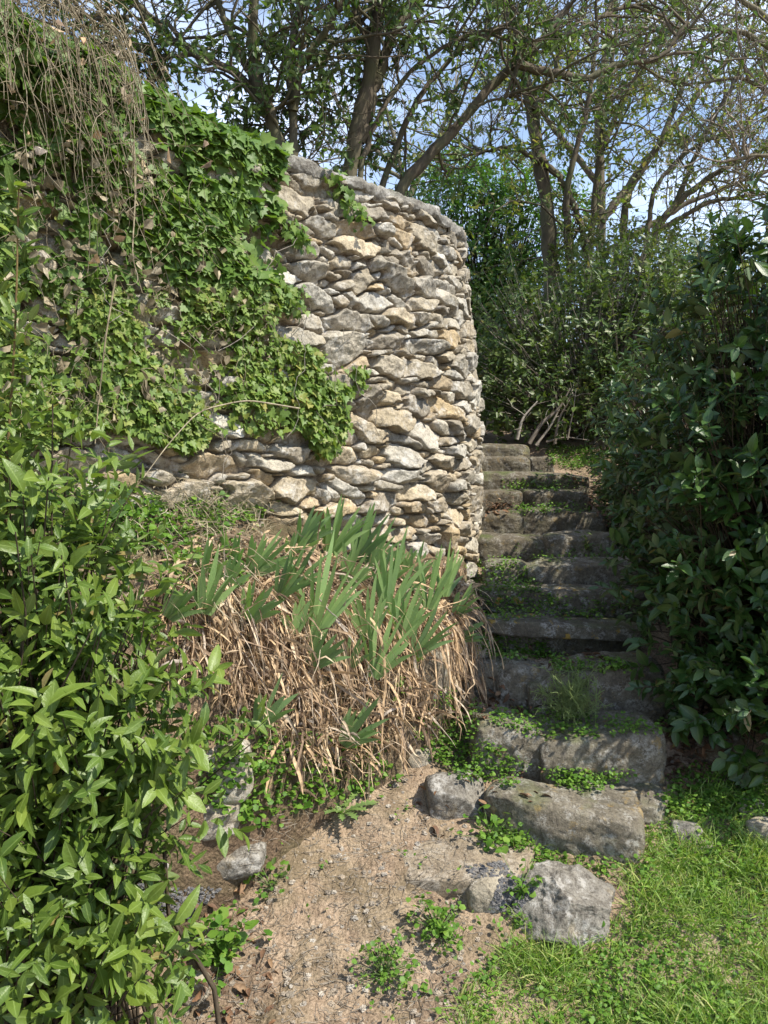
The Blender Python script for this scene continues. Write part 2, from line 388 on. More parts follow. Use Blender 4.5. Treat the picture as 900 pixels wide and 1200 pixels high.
M['clover'] = leaf_mat("clover leaf", [(0.068, 0.161, 0.019), (0.106, 0.217, 0.027), (0.149, 0.273, 0.037), (0.212, 0.335, 0.050)], .3, .5, (.1, .2, .04), .2, .3)
M['grass'] = leaf_mat("grass blade", [(0.130, 0.240, 0.030), (0.186, 0.315, 0.042), (0.242, 0.391, 0.054), (0.321, 0.450, 0.075), (0.548, 0.497, 0.194)], .3, .5, (.1, .2, .04), .1, .3)
M['dead'] = straw_mat("dead iris leaf", [(0.149, 0.099, 0.063), (0.340, 0.240, 0.157), (0.531, 0.365, 0.211), (0.659, 0.460, 0.264), (0.724, 0.574, 0.389), (0.426, 0.371, 0.317)], .2)
M['straw'] = straw_mat("dry straw", [(.22, .18, .11), (.32, .265, .165), (.42, .35, .23), (.48, .42, .30)], .2)
M['twig'] = straw_mat("dry twig", [(.16, .13, .10), (.25, .21, .165), (.33, .29, .23), (.40, .36, .30)], .0)
M['litter'] = straw_mat("fallen leaf", [(.09, .055, .035), (.15, .085, .05), (.21, .11, .055), (.28, .18, .10)], .1)
M['bark'] = bark_mat("grey brown bark", (.05, .04, .028), (.145, .118, .082), 20, (.09, .095, .045))
M['bark_pale'] = bark_mat("pale bark", (.10, .085, .055), (.21, .185, .13), 20, (.11, .12, .055))
M['stem'] = bark_mat("green brown stem", (.11, .07, .03), (.20, .15, .06), 40)
M['dark_stem'] = bark_mat("dark stem", (.04, .03, .02), (.09, .07, .045), 40)
M['gravel'] = straw_mat("pebble stone", [(.10, .10, .11), (.17, .165, .16), (.24, .20, .15), (.33, .27, .20), (.42, .38, .32)], .0)
def flat_mat(name, c, rough=.8):
    m, t = nmat(name); g = G(t)
    tcn = g.n("ShaderNodeTexCoord"); n1 = g.noise(tcn.outputs["Object"], 50, 3)
    p = g.n("ShaderNodeBsdfPrincipled", {"Base Color": g.ramp(n1, [(.3, tuple(v * .7 for v in c)), (.7, c)]), "Roughness": rough})
    g.n("ShaderNodeOutputMaterial", {0: p.outputs[0]}); return m

# ------------------------------------------------------------------ ground sheet
PY = [-60, 0, 1.2, 2.0, 2.6, 2.85, 3.1, 3.4, 3.7, 4.0, 4.3, 4.6, 5.0, 5.35, 5.7, 6.1, 6.5, 9, 13, 300]
PZ = [-.6, -.12, -.08, 0.0, .20, .30, .42, .55, .66, .77, .88, .99, 1.10, 1.20, 1.30, 1.42, 1.52, 1.95, 2.45, 2.9]
def ground_z(X, Y):
    z = np.interp(Y, PY, PZ)
    P = np.stack([X, Y, 0 * X], -1)
    near = np.exp(-((X) ** 2 + (Y - 2.5) ** 2) / 30)
    side = .10 * np.clip(X - 1.1, 0, 3) * (Y > 0)                        # rises a little to the right of the steps
    return z + near * (.035 * fbm(P * 1.9, 3, 3) + .028 * fbm(P * 8, 3, 5) + .012 * fbm(P * 30, 3, 6)) + side
def axis(segs):
    out = []
    for a, b, s in segs: out += list(np.arange(a, b, s))
    return np.array(sorted(set(np.round(out, 5))))
gx = axis([(-200, -12, 20), (-12, -2.5, .8), (-2.5, -1.3, .08), (-1.3, 1.7, .014), (1.7, 3, .08), (3, 12, .8), (12, 201, 20)])
gy = axis([(-60, -4, 7), (-4, 1.5, .25), (1.5, 3.6, .014), (3.6, 6.6, .04), (6.6, 14, .4), (14, 300, 26)])
GX, GY = np.meshgrid(gx, gy, indexing='ij')
GZ = ground_z(GX, GY)
b = Bag(); gV = np.stack([GX, GY, GZ], -1).reshape(-1, 3); gF = grid_faces(len(gx), len(gy))
b.add(gV, gF); tag(put("ground", b.mesh("ground", M['ground'])), kind='structure')

# ------------------------------------------------------------------ earth bank below the wall
SEC = [ # base, crown, back (at the wall)
 ((-2.75, .35, -.1), (-2.9, .5, 1.25), (-3.05, .62, 1.5)),
 ((-1.7, 1.3, -.05), (-1.8, 1.42, 1.2), (-1.98, 1.6, 1.52)),
 ((-1.05, 2.0, .0), (-1.08, 2.1, 1.18), (-1.17, 2.38, 1.52)),
 ((-.64, 2.30, .11), (-.67, 2.42, 1.14), (-.74, 2.8, 1.46)),
 ((-.42, 2.46, .15), (-.44, 2.62, 1.09), (-.48, 3.06, 1.36)),
 ((-.156, 2.8, .27), (-.162, 2.92, .95), (-.17, 3.38, 1.22)),
 ((.168, 3.02, .36), (.175, 3.15, .85), (.20, 3.76, 1.09)),
 ((.35, 3.3, .52), (.34, 3.38, .80), (.38, 4.0, 1.02)),
 ((.43, 3.8, .72), (.42, 3.85, .86), (.46, 4.2, .95)),
]
tt = np.linspace(0, len(SEC) - 1, 330)
def secint(k): 
    a = np.array([s[k] for s in SEC]); return np.stack([np.interp(tt, np.arange(len(SEC)), a[:, j]) for j in range(3)], 1)
def smooth1(a, k=7):
    for _ in range(k): a[1:-1] = (a[:-2] + 2 * a[1:-1] + a[2:]) / 4
    return a
Bp, Cp_, Wp = [smooth1(secint(k), 30) for k in range(3)]
prof = []
low = Bp - np.array([0, 0, .3])
out_ = norm((Bp - Wp) * np.array([1, 1, 0]))
for s in np.linspace(0, 1, 8)[:-1]: prof.append(low * (1 - s) + (Bp + out_ * .04) * s)
for s in np.linspace(0, 1, 50)[:-1]:
    z = Bp[:, 2] * (1 - s) + Cp_[:, 2] * s; h = s ** 1.6
    p = (Bp + out_ * .04) * (1 - h) + Cp_ * h; p[:, 2] = z; prof.append(p)
for s in np.linspace(0, 1, 34):
    p = Cp_ * (1 - s) + (Wp - out_ * .18) * s; p[:, 2] = Cp_[:, 2] + (Wp[:, 2] + .05 - Cp_[:, 2]) * (s ** .8); prof.append(p)
prof = np.stack(prof, 1)
nfb = fbm(prof * 4, 4, 21) * .05 + fbm(prof * 14, 3, 22) * .02 + fbm(prof * 45, 2, 23) * .007
prof = prof + nfb[..., None] * (out_[:, None, :] * .8 + np.array([0, 0, .5]))
b = Bag(); bkV = prof.reshape(-1, 3); bkF = grid_faces(*prof.shape[:2])
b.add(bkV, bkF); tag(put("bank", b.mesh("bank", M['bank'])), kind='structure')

# ------------------------------------------------------------------ dry stone wall
TOPZ = 2.71; BOTZ = .55
path = [(-3.05, .45), (-2.0, 1.5), (-1.0, 2.5), (-.47, 3.03), (0.0, 3.50), (.20, 3.72), (.36, 3.94), (.47, 4.16), (.53, 4.42), (.55, 4.7), (.555, 5.0), (.55, 6.4)]
pp = np.array([(x, y, 0) for x, y in path])
pc = resample(pp, 900); 
for _ in range(200): pc[1:-1] = (pc[:-2] + 2 * pc[1:-1] + pc[2:]) / 4
seg = np.linalg.norm(np.diff(pc, axis=0), axis=1); su = np.concatenate([[0], np.cumsum(seg)]); LEN = su[-1]
tanp = norm(np.gradient(pc, axis=0))
def path_at(u):
    P = np.stack([np.interp(u, su, pc[:, k]) for k in range(3)], -1); T = norm(np.stack([np.interp(u, su, tanp[:, k]) for k in range(3)], -1))
    return P, np.stack([T[..., 1], -T[..., 0], 0 * T[..., 0]], -1)
def batter(v, u):   # v = height above BOTZ
    h = (v - .0) / (TOPZ - BOTZ)
    corner = np.clip((u - 4.3) / .9, 0, 1)
    return (-.02 + .02 * np.sin(h * math.pi)) * (1 - corner) + corner * (-.17 * np.clip(h - .55, 0, 1) + .03 * np.sin(np.clip(h / .9, 0, 1) * math.pi))
# stones: ellipse packing
srng = np.random.default_rng(5)
H = TOPZ - BOTZ
stones = []
def try_place(a, bb, th, tries, u0=0.0, u1=LEN):
    global stones
    for _ in range(tries):
        u = srng.uniform(u0, u1); v = srng.uniform(0, H)
        if stones:
            S = np.array(stones); du = S[:, 0] - u; dv = S[:, 1] - v
            dd = np.hypot(du, dv) + 1e-9; ang = np.arctan2(dv, du)
            r1 = 1 / np.sqrt((np.cos(ang - th) / a) ** 2 + (np.sin(ang - th) / bb) ** 2)
            r2 = 1 / np.sqrt((np.cos(ang - S[:, 4]) / S[:, 2]) ** 2 + (np.sin(ang - S[:, 4]) / S[:, 3]) ** 2)
            if np.any(dd < (r1 + r2) * .93): continue
        stones.append([u, v, a, bb, th]); return True
    return False
for k in range(50): try_place(srng.uniform(.09, .15), srng.uniform(.05, .075), srng.normal(-.10, .25), 30)
for k in range(22): try_place(srng.uniform(.075, .11), srng.uniform(.036, .048), srng.normal(1.35, .25), 30)
for k in range(520): try_place(srng.uniform(.09, .15), srng.uniform(.028, .048), srng.normal(-.06, .17), 40)
for k in range(600): try_place(srng.uniform(.055, .10), srng.uniform(.020, .034), srng.normal(-.05, .22), 40)
for k in range(900): try_place(srng.uniform(.03, .05), srng.uniform(.013, .020), srng.normal(-.05, .28), 40)
for k in range(300): try_place(srng.uniform(.016, .025), srng.uniform(.010, .014), srng.normal(0, .3), 30)
S = np.array(stones)
ug = np.concatenate([np.arange(0, 1.9, .016), np.arange(1.9, 5.95, .0045), np.arange(5.95, LEN, .016)]); vg = np.arange(0, H + .001, .0045)
U, Vv = np.meshgrid(ug, vg, indexing='ij'); UV = np.stack([U, Vv], -1).reshape(-1, 2)
P3 = np.concatenate([UV, np.zeros((len(UV), 1))], 1)
wrp = np.stack([fbm(P3 * 9, 3, 41), fbm(P3 * 9, 3, 43)], 1) * .014 + np.stack([fbm(P3 * 30, 2, 44), fbm(P3 * 30, 2, 45)], 1) * .007
Q = UV + wrp
f1 = np.full(len(Q), 1e9); f2 = f1.copy(); i1 = np.zeros(len(Q), int); g1 = f1.copy(); g2 = f1.copy()
shk = np.stack([srng.normal(0, .45, len(S)), srng.normal(0, .18, len(S)), srng.uniform(1.3, 5.0, len(S))], 1)
order = np.argsort(Q[:, 0]); Qs = Q[order]
for k, (su_, sv_, a, bb, th) in enumerate(stones):   # local window only
    lo, hi = np.searchsorted(Qs[:, 0], [su_ - .30, su_ + .30]); ix = order[lo:hi]
    ix = ix[np.abs(Q[ix, 1] - sv_) < .26]
    d = Q[ix] - (su_, sv_); x = d[:, 0] * math.cos(th) + d[:, 1] * math.sin(th); y = -d[:, 0] * math.sin(th) + d[:, 1] * math.cos(th)
    sk_ = shk[k]; x = x + sk_[0] * y; y = y + sk_[1] * x * .5
    pw = sk_[2]
    f = ((np.abs(x) / a) ** pw + (np.abs(y) / bb) ** pw) ** (1 / pw)
    gr = np.hypot(x / a / a, y / bb / bb) / np.maximum(np.hypot(x / a, y / bb), 1e-6)
    n1 = f < f1[ix]; n2 = (~n1) & (f < f2[ix])
    f2[ix[n1]] = f1[ix[n1]]; g2[ix[n1]] = g1[ix[n1]]; f1[ix[n1]] = f[n1]; g1[ix[n1]] = gr[n1]; i1[ix[n1]] = k
    f2[ix[n2]] = f[n2]; g2[ix[n2]] = gr[n2]
de = (f2 - f1) / np.clip(g1 + g2, 5, 200) ; de = np.clip(de, 0, .08)
dv = np.clip((2.1 - f1) / np.clip(g1, 5, 200), 0, .08); de = np.minimum(de, dv)   # holes where nothing fits
ns = len(stones)
off = srng.normal(0, .014, ns); size = np.minimum(S[:, 2], S[:, 3] * 1.6)
hgt = off[i1]; loc = Q - S[i1, :2]
pl = np.full(len(Q), 1e9)
for j in range(5):   # chipped facets: minimum over random planes
    ax_ = srng.uniform(0, 2 * math.pi, ns); tl = srng.uniform(.5, 1.7, ns); bo = srng.uniform(.62, 1.3, ns) * tl * size * .85
    v = bo[i1] - (loc[:, 0] * np.cos(ax_[i1]) * .6 + loc[:, 1] * np.sin(ax_[i1]) * 1.25) * tl[i1]
    pl = np.minimum(pl, v)
# upper faces of the stones lean outward at the top: slabs jut and overhang the next course
jut = srng.normal(.10, .34, ns); jx = srng.normal(0, .20, ns); pl = np.minimum(pl, .006) + loc[:, 1] * jut[i1] + loc[:, 0] * jx[i1]
pl = np.clip(pl, -.03, .05)
eq = np.clip((de - .0012) / .0062, 0, 1); edge = (eq * eq * (3 - 2 * eq)) ** .8; edge2 = np.clip(de / .02, 0, 1) ** .5
JD = .040
tap = 1 - .55 * np.clip((UV[:, 0] - 4.8) / .5, 0, 1); top = (hgt + pl) * tap + 0.002 * edge2 + .0055 * (1 - 2 * np.abs(fbm(P3 * np.array([16, 24, 1]), 3, 51))) + .0036 * fbm(P3 * 95, 3, 52, .7)
hh = -JD + (top + JD) * edge
hh += .014 * fbm(P3 * 2.2, 2, 61)
Pw, Nw = path_at(UV[:, 0])
bt = batter(UV[:, 1], UV[:, 0])
WV = Pw + Nw * (bt + hh)[:, None]; WV[:, 2] = BOTZ + UV[:, 1] + .004 * fbm(P3 * 40, 2, 53)
# per-stone natural colour
cool = np.array([(.36, .34, .295), (.43, .41, .365), (.30, .275, .235), (.49, .475, .44), (.38, .345, .28), (.54, .535, .51)])
warm = np.array([(.47, .405, .30), (.50, .435, .33), (.45, .365, .25), (.48, .44, .37), (.46, .36, .22), (.42, .37, .295)])
pw_ = np.clip(.75 - .6 * S[:, 1] / H * 1.1 + srng.normal(0, .12, ns), .08, .8)
isw = srng.random(ns) < pw_
cs = np.where(isw[:, None], warm[srng.integers(0, 6, ns)], cool[srng.integers(0, 6, ns)]) * srng.uniform(.78, 1.15, (ns, 1)) * np.array([1.0, .96, .865]) * 1.03
cv = cs[i1]; jm = np.clip(1 - de / .006, 0, 1)[:, None]
cv = cv * (1 - jm) + np.array([.26, .19, .12]) * jm
b = Bag(); b.add(WV, grid_faces(len(ug), len(vg)), cv)
c0, _ = path_at(np.array([4.4])); 
wall = empty("dry_stone_wall", (c0[0][0], c0[0][1], BOTZ), "high rounded dry stone wall of grey and ochre rubble beside the steps", "wall")
part("stonework", b, M['wall'], wall)
# cap of rough mortar
cu = np.arange(0, LEN, .012); Pc, Nc = path_at(cu); cor = batter(np.full(len(cu), H), cu)
lumps = .012 * fbm(np.stack([cu * 7, 0 * cu, 0 * cu], 1), 3, 71)
profc = [(-.012, -.03), (.004, -.02), (.010, 0.0), (.008, .020), (-.008, .030), (-.05, .038), (-.14, .045), (-.25, .03), (-.33, .0), (-.34, -.06)]
CV = []
for (o, z) in profc:
    p = Pc + Nc * (cor + o + lumps)[:, None]; p[:, 2] = TOPZ + z + lumps * .8; CV.append(p)
CV = np.stack(CV, 1); 
# refine the profile
fi = np.linspace(0, len(profc) - 1, 34); i0 = np.minimum(fi.astype(int), len(profc) - 2); fr = (fi - i0)[None, :, None]
CV = CV[:, i0] * (1 - fr) + CV[:, i0 + 1] * fr
nn = .022 * fbm(CV * 9, 3, 72) + .012 * (1 - 2 * np.abs(fbm(CV * 26, 3, 73)))
CV = CV + nn[..., None] * (Nc[:, None, :] * .8 + np.array([0, 0, .8]))
b = Bag(); b.add(CV.reshape(-1, 3), grid_faces(CV.shape[0], CV.shape[1])); part("coping", b, M['coping'], wall)
# terrace ground behind the wall
q = np.linspace(0, LEN, 120); Pq, Nq = path_at(q); edgeb = Pq - Nq * .22; edgeb[:, 2] = TOPZ - .04
rows = []
far = np.stack([np.interp(q, [0, LEN * .6, LEN], [-60, -40, .3]), np.interp(q, [0, LEN * .6, LEN], [-30, 60, 60]), np.full(len(q), 3.2)], 1)
for s in (0, .005, .012, .02, .035, .06, .12, .3, 1): rows.append(edgeb * (1 - s) + far * s)
rows = np.stack(rows, 1); b = Bag(); b.add(rows.reshape(-1, 3), grid_faces(*rows.shape[:2])[:, ::-1])
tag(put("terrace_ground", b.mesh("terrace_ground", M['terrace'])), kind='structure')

# ------------------------------------------------------------------ rocks and steps
def cube_grid(n):
    V = []; F = []; k = 0; t = np.linspace(-1, 1, n)
    A, B_ = np.meshgrid(t, t, indexing='ij')
    for ax in range(3):
        for s in (-1, 1):
            P = np.zeros((n, n, 3)); P[..., ax] = s; P[..., (ax + 1) % 3] = A; P[..., (ax + 2) % 3] = B_
            f = grid_faces(n, n); f = f[:, ::-1] if s < 0 else f
            V.append(P.reshape(-1, 3)); F.append(f + k); k += n * n
    V = np.concatenate(V); F = np.concatenate(F)
    key = np.round(V * 1e4).astype(int); _, idx, inv = np.unique(key, axis=0, return_index=True, return_inverse=True)
    return V[idx], inv.ravel()[F]
CG = {n: cube_grid(n) for n in (5, 14, 22, 26, 40)}
def rock(c, half, n=22, p=5.0, seed=0, rot=0.0, cuts=6, rough=.10, cutd=.86, tilt=(0, 0), planes=()):
    V, F = CG[n]; V = V.copy()
    L = (np.abs(V) ** p).sum(1) ** (1 / p); V = V / L[:, None]
    for (pn, pd) in planes:
        d = norm(np.array(pn, float)); e = np.clip(V @ d - pd, 0, None); V = V - e[:, None] * d
    r = np.random.default_rng(seed)
    for _ in range(cuts):
        d = norm(r.standard_normal(3)); mxp = (V @ d).max(); lim = mxp * r.uniform(cutd - .08, cutd + .06)
        e = np.clip(V @ d - lim, 0, None); V = V - e[:, None] * d * .985
    o = r.uniform(-50, 50, 3)
    hf = np.array(half); W = V * hf; sc = 1 / max(.05, hf.mean())
    nr = norm(V / hf)
    amp = rough * hf.min()
    W = W + nr * (amp * (fbm(W * sc * .8 + o, 3, 3) * 1.7 + .45 * (1 - np.abs(fbm(W * sc * 3.5 + o, 3, 9)) * 2) * .5 + .30 * fbm(W * sc * 9 + o, 4, 6, .6)))[:, None]
    ct, st_ = math.cos(tilt[0]), math.sin(tilt[0])
    Rx = np.array([[1, 0, 0], [0, ct, -st_], [0, st_, ct]]); ct, st_ = math.cos(tilt[1]), math.sin(tilt[1])
    Ry = np.array([[ct, 0, st_], [0, 1, 0], [-st_, 0, ct]])
    cz, sz = math.cos(rot), math.sin(rot); Rz = np.array([[cz, -sz, 0], [sz, cz, 0], [0, 0, 1]])
    return W @ (Rz @ Ry @ Rx).T + np.array(c), F
steps_V = []; steps_F = []; nst = 0
def rock_obj(name, c, half, mat, label, cat, group=None, solid=True, **kw):
    global nst
    V, F = rock(c, half, **kw)
    b = Bag(); b.add(V, F)
    o = single(name, b, M[mat], label, cat, group)
    if solid: steps_V.append(V); steps_F.append(F + nst); nst += len(V)
    return o
def step_block(pxl, pxr, pyl, pyr, Y, zb, depth, mat, label, seed, Yr=None, **kw):
    """block whose top front edge runs (pxl,pyl)-(pxr,pyr) at depth Y..Yr and goes down to zb"""
    Yr = Yr or Y
    a = at(pxl, pyl, Y); c = at(pxr, pyr, Yr)
    mid = (a + c) / 2; ln = np.hypot(c[0] - a[0], c[1] - a[1]); rot = math.atan2(c[1] - a[1], c[0] - a[0])
    ztop = mid[2]; zbot = zb - .07; hz = (ztop - zbot) / 2 * 1.04
    dirb = np.array([-math.sin(rot), math.cos(rot)])
    ctr = (mid[0] + dirb[0] * depth / 2, mid[1] + dirb[1] * depth / 2, zbot + hz)
    tilt = -math.atan2(c[2] - a[2], ln)
    k = dict(n=40, p=7.0, cuts=10, rough=.17, cutd=.96); k.update(kw)
    return rock_obj("step_stone", ctr, (ln / 2 * 1.03, depth / 2 * 1.05, hz), mat, label, "stone step", "stones of the old garden steps", seed=seed, rot=rot, tilt=(0, tilt), **k)
sb = step_block
sb(566, 752, 932, 968, 2.66, .16, .19, 'step', "long lowest step stone with orange lichen, above the round boulder", 1, Yr=2.50, cutd=.93, rough=.2)
sb(676, 790, 938, 940, 2.66, .20, .26, 'step', "flat pale lichened slab at the right end of the lowest step", 2, cutd=.93)
sb(556, 648, 852, 868, 2.88, .33, .26, 'step', "dark left block of the second step, leaning, clover at its foot", 3, cutd=.93)
sb(640, 784, 870, 860, 2.80, .28, .30, 'step', "big squared grey block at the right of the second step", 4, cutd=.95)
sb(546, 592, 778, 782, 3.28, .50, .20, 'step', "small cracked stone at the left end of the third step", 5, cutd=.9)
sb(584, 640, 782, 792, 3.22, .47, .20, 'step', "rounded stone second from the left in the third step", 6, cutd=.9)
sb(625, 782, 795, 784, 3.12, .44, .26, 'step', "broad third step stone behind the feathery weed", 7, cutd=.93)
sb(568, 760, 727, 738, 3.46, .775, .17, 'step_lichen', "thin overhanging slab spotted with yellow lichen, fourth step", 8, cutd=.97, rough=.22)
sb(565, 760, 690, 695, 3.76, .79, .17, 'step_lichen', "long straight grey edge stone of the fifth step above the lichen slab", 9, cutd=.97)
sb(572, 624, 664, 662, 4.04, .86, .20, 'step', "small left stone of the sixth step with a white lichen spot", 10)
sb(620, 756, 660, 660, 4.0, .85, .24, 'step', "rounded long sixth step stone with white lichen patch", 11, cutd=.93, rough=.18)
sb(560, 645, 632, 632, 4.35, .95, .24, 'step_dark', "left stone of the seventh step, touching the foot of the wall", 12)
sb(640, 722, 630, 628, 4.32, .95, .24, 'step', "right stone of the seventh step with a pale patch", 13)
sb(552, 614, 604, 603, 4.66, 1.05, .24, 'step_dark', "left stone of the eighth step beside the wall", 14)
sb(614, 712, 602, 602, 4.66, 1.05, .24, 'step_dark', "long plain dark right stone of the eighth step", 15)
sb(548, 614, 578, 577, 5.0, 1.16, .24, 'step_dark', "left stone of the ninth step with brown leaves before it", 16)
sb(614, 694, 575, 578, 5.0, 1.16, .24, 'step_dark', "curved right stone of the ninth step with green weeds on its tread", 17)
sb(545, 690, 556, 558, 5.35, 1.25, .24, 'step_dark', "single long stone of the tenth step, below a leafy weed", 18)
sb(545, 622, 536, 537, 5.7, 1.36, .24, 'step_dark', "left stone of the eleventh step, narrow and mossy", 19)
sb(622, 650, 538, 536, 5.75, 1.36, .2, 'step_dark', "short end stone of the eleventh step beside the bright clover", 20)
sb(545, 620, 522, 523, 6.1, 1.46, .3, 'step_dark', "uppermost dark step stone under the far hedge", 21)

rock_obj('rock', (.80, 3.66, .66), (.42, .12, .085), 'step_dark', 'low flat riser stone in the shadow under the lichen slab', 'rock', seed=61, n=26, p=8.0, cuts=6, rough=.15, cutd=.95)
rk = lambda *a, **k: rock_obj("rock", *a, **k)
def rock_at(px, py, w_px, h_px, mat, label, Y=None, seed=0, squash=1.0, cat="rock", sink=.3, name="rock", **kw):
    """rock resting on ground: px,py is its foot centre"""
    d = ray(px, py)
    if Y is None:
        for k in np.arange(1.5, 8, .01):
            P = EYE + d * (k / d[1])
            if P[2] <= ground_z(P[0:1], P[1:2])[0]: Y = k; break
        else: Y = 4
    P = at(px, py, Y); hw = w_px / 900 * Y / 2; hh_ = h_px / 900 * Y / 2
    k = dict(n=26, p=4.0, cuts=13, rough=.13, cutd=.84); k.update(kw)
    return rock_obj(name, (P[0], P[1] + hw * .7 * squash, P[2] + hh_ * (1 - sink)), (hw, hw * .8 * squash, hh_ * (1 + sink)), mat, label, cat, seed=seed, **k)
rock_at(672, 1113, 132, 76, 'boulder', "big grey boulder sitting in the grass at the foot of the steps", seed=31, n=40, cuts=9, name="boulder", cat="boulder", cutd=.9, rot=.0, p=3.4, planes=[((-.75, -.55, .5), .62), ((.5, -.35, .9), .62), ((.35, -.9, .15), .7), ((-.2, .3, 1), .85), ((.9, -.3, -.1), .85)], sink=.12, rough=.24)
rock_at(548, 1050, 195, 34, 'tan_rock', "long half buried tan rock sunk in the dirt path", seed=32, n=40, sink=.6, squash=.9, rot=-.25, p=5.0)
rock_at(572, 1068, 52, 36, 'pale_rock', "pale angular rock jammed against the left of the boulder", seed=33, sink=.3)
rock_at(535, 960, 74, 44, 'boulder', "light rugged rock at the left end of the lowest step", seed=34, sink=.4, cuts=12)
rock_at(491, 900, 30, 22, 'pale_rock', "small round whitish rock at the foot of the dead iris leaves", seed=35, n=14)
rock_at(555, 772, 44, 24, 'pale_rock', "warm buff stone beside the left end of the lichen slab", Y=3.38, seed=36, n=14)
rock_at(884, 966, 36, 24, 'pale_rock', "upper of two pale stones in the grass at the right edge", seed=37, n=14)
rock_at(896, 988, 34, 26, 'pale_rock', "lower of two pale stones in the grass at the right edge", seed=38, n=14)
rock_at(845, 905, 66, 50, 'step_dark', "dark mossy rock lying under the right hand laurel", seed=39)
rock_at(882, 1086, 44, 14, 'step', "flat brownish stone in the lawn at the right border", seed=40, sink=.6, n=14)
rock_at(829, 1003, 30, 14, 'pale_rock', "small flat stone showing through the clover below the dark rock", seed=41, sink=.5, n=14)
rock_at(808, 985, 36, 20, 'boulder', "small dirt coloured stone in clover right of the steps", seed=42, sink=.5, n=14)
rock_at(228, 1180, 34, 34, 'pale_rock', "small yellowish stone in the bottom left corner of the dirt", seed=43, n=14)
rock_at(440, 895, 44, 34, 'pale_rock', "tan stone hidden behind the hanging dead leaves", seed=44, n=14)
rock_at(422, 872, 26, 30, 'pale_rock', "upright ochre stone peeping out of the dead leaves", seed=45, n=14, Y=2.88)
# rubble under the left end of the bank
def bank_rock(px, py, w_px, h_px, Y, mat, label, seed, **kw):
    P = at(px, py, Y); k = dict(n=22, p=4.5, cuts=9, rough=.14, cutd=.86); k.update(kw)
    rock_obj("rock", (P[0], P[1] + .05, P[2]), (w_px / 900 * Y / 2, .10, h_px / 900 * Y / 2), mat, label, "rock", "rocks holding the left end of the bank", seed=seed, **k)
bank_rock(258, 905, 76, 74, 2.40, 'pale_rock', "upper pale rock of the broken bank behind the laurel", 51)
bank_rock(232, 955, 96, 66, 2.38, 'pale_rock', "middle whitish cracked rock of the broken bank", 52)
bank_rock(275, 1010, 70, 34, 2.40, 'boulder', "lowest grey rock at the dirt edge of the broken bank", 53)
bank_rock(170, 1010, 80, 60, 2.28, 'boulder', "grey rock of the broken bank deep behind the laurel leaves", 54)
bank_rock(165, 930, 80, 70, 2.30, 'boulder', "shaded rock of the broken bank left of the whitish one", 55)
bank_rock(505, 800, 40, 76, 3.07, 'step', "brown upright stone at the right end of the bank under iris", 56)
bank_rock(538, 812, 36, 46, 3.28, 'step', "grey stone wedged between bank and third step", 57)

# combined BVHs
def bvh(Vs, Fs):
    V = np.concatenate(Vs); o = 0; FF = []
    for v, f in zip(Vs, Fs): FF.append(f + o); o += len(v)
    return BVHTree.FromPolygons(V.tolist(), np.concatenate(FF).tolist())
stV = np.concatenate(steps_V); stF = np.concatenate(steps_F)
msk = (GX.ravel() > -3) & (GX.ravel() < 3.2) & (GY.ravel() > .5) & (GY.ravel() < 8)
gFn = gF[msk[gF].all(1)]
GB = bvh([gV, bkV, stV], [gFn, bkF, stF])
BB = bvh([bkV], [bkF])
def drop(X, Y, tree=GB, z0=4.0):
    P = np.full((len(X), 3), np.nan); Nn = np.zeros((len(X), 3))
    for i in range(len(X)):
        h = tree.ray_cast(Vector((X[i], Y[i], z0)), Vector((0, 0, -1)))
        if h[0] is not None: P[i] = h[0]; Nn[i] = h[1]
    ok = ~np.isnan(P[:, 0]); P = P[ok]; Nn = Nn[ok]; Nn = np.where(Nn[:, 2:3] < 0, -Nn, Nn)
    return P, Nn
def cast(px, py, tree=GB):
    d = ray(px, py); h = tree.ray_cast(Vector(EYE), Vector(d).normalized())
    return (None, None) if h[0] is None else (np.array(h[0]), np.array(h[1]))
def scatter_px(poly, n, tree=GB, dens=None):
    """points on the surface lying in a picture polygon, uniform per picture area"""
    poly = np.array(poly, float); lo, hi = poly.min(0), poly.max(0); P = []; Nn = []; tries = 0
    while len(P) < n and tries < n * 12:
        tries += 1
        p = lo + rng.random(2) * (hi - lo)
        if not inpoly(p[None], poly)[0]: continue
        h, nn_ = cast(p[0], p[1], tree)
        if h is None: continue
        if dens is not None and rng.random() > dens(h): continue
        P.append(h); Nn.append(nn_)
    return np.array(P).reshape(-1, 3), np.array(Nn).reshape(-1, 3)
def scatter_xy(x0, x1, y0, y1, n, poly=None, dens=None, tree=GB, offrock=True):
    X = rng.uniform(x0, x1, n); Y = rng.uniform(y0, y1, n)
    P, Nn = drop(X, Y, tree)
    if poly is not None: m = inpoly(proj(P), poly); P, Nn = P[m], Nn[m]
    if offrock: m = P[:, 2] < ground_z(P[:, 0], P[:, 1]) + .025; P, Nn = P[m], Nn[m]
    if dens is not None: m = rng.random(len(P)) < dens(P); P, Nn = P[m], Nn[m]
    return P, Nn

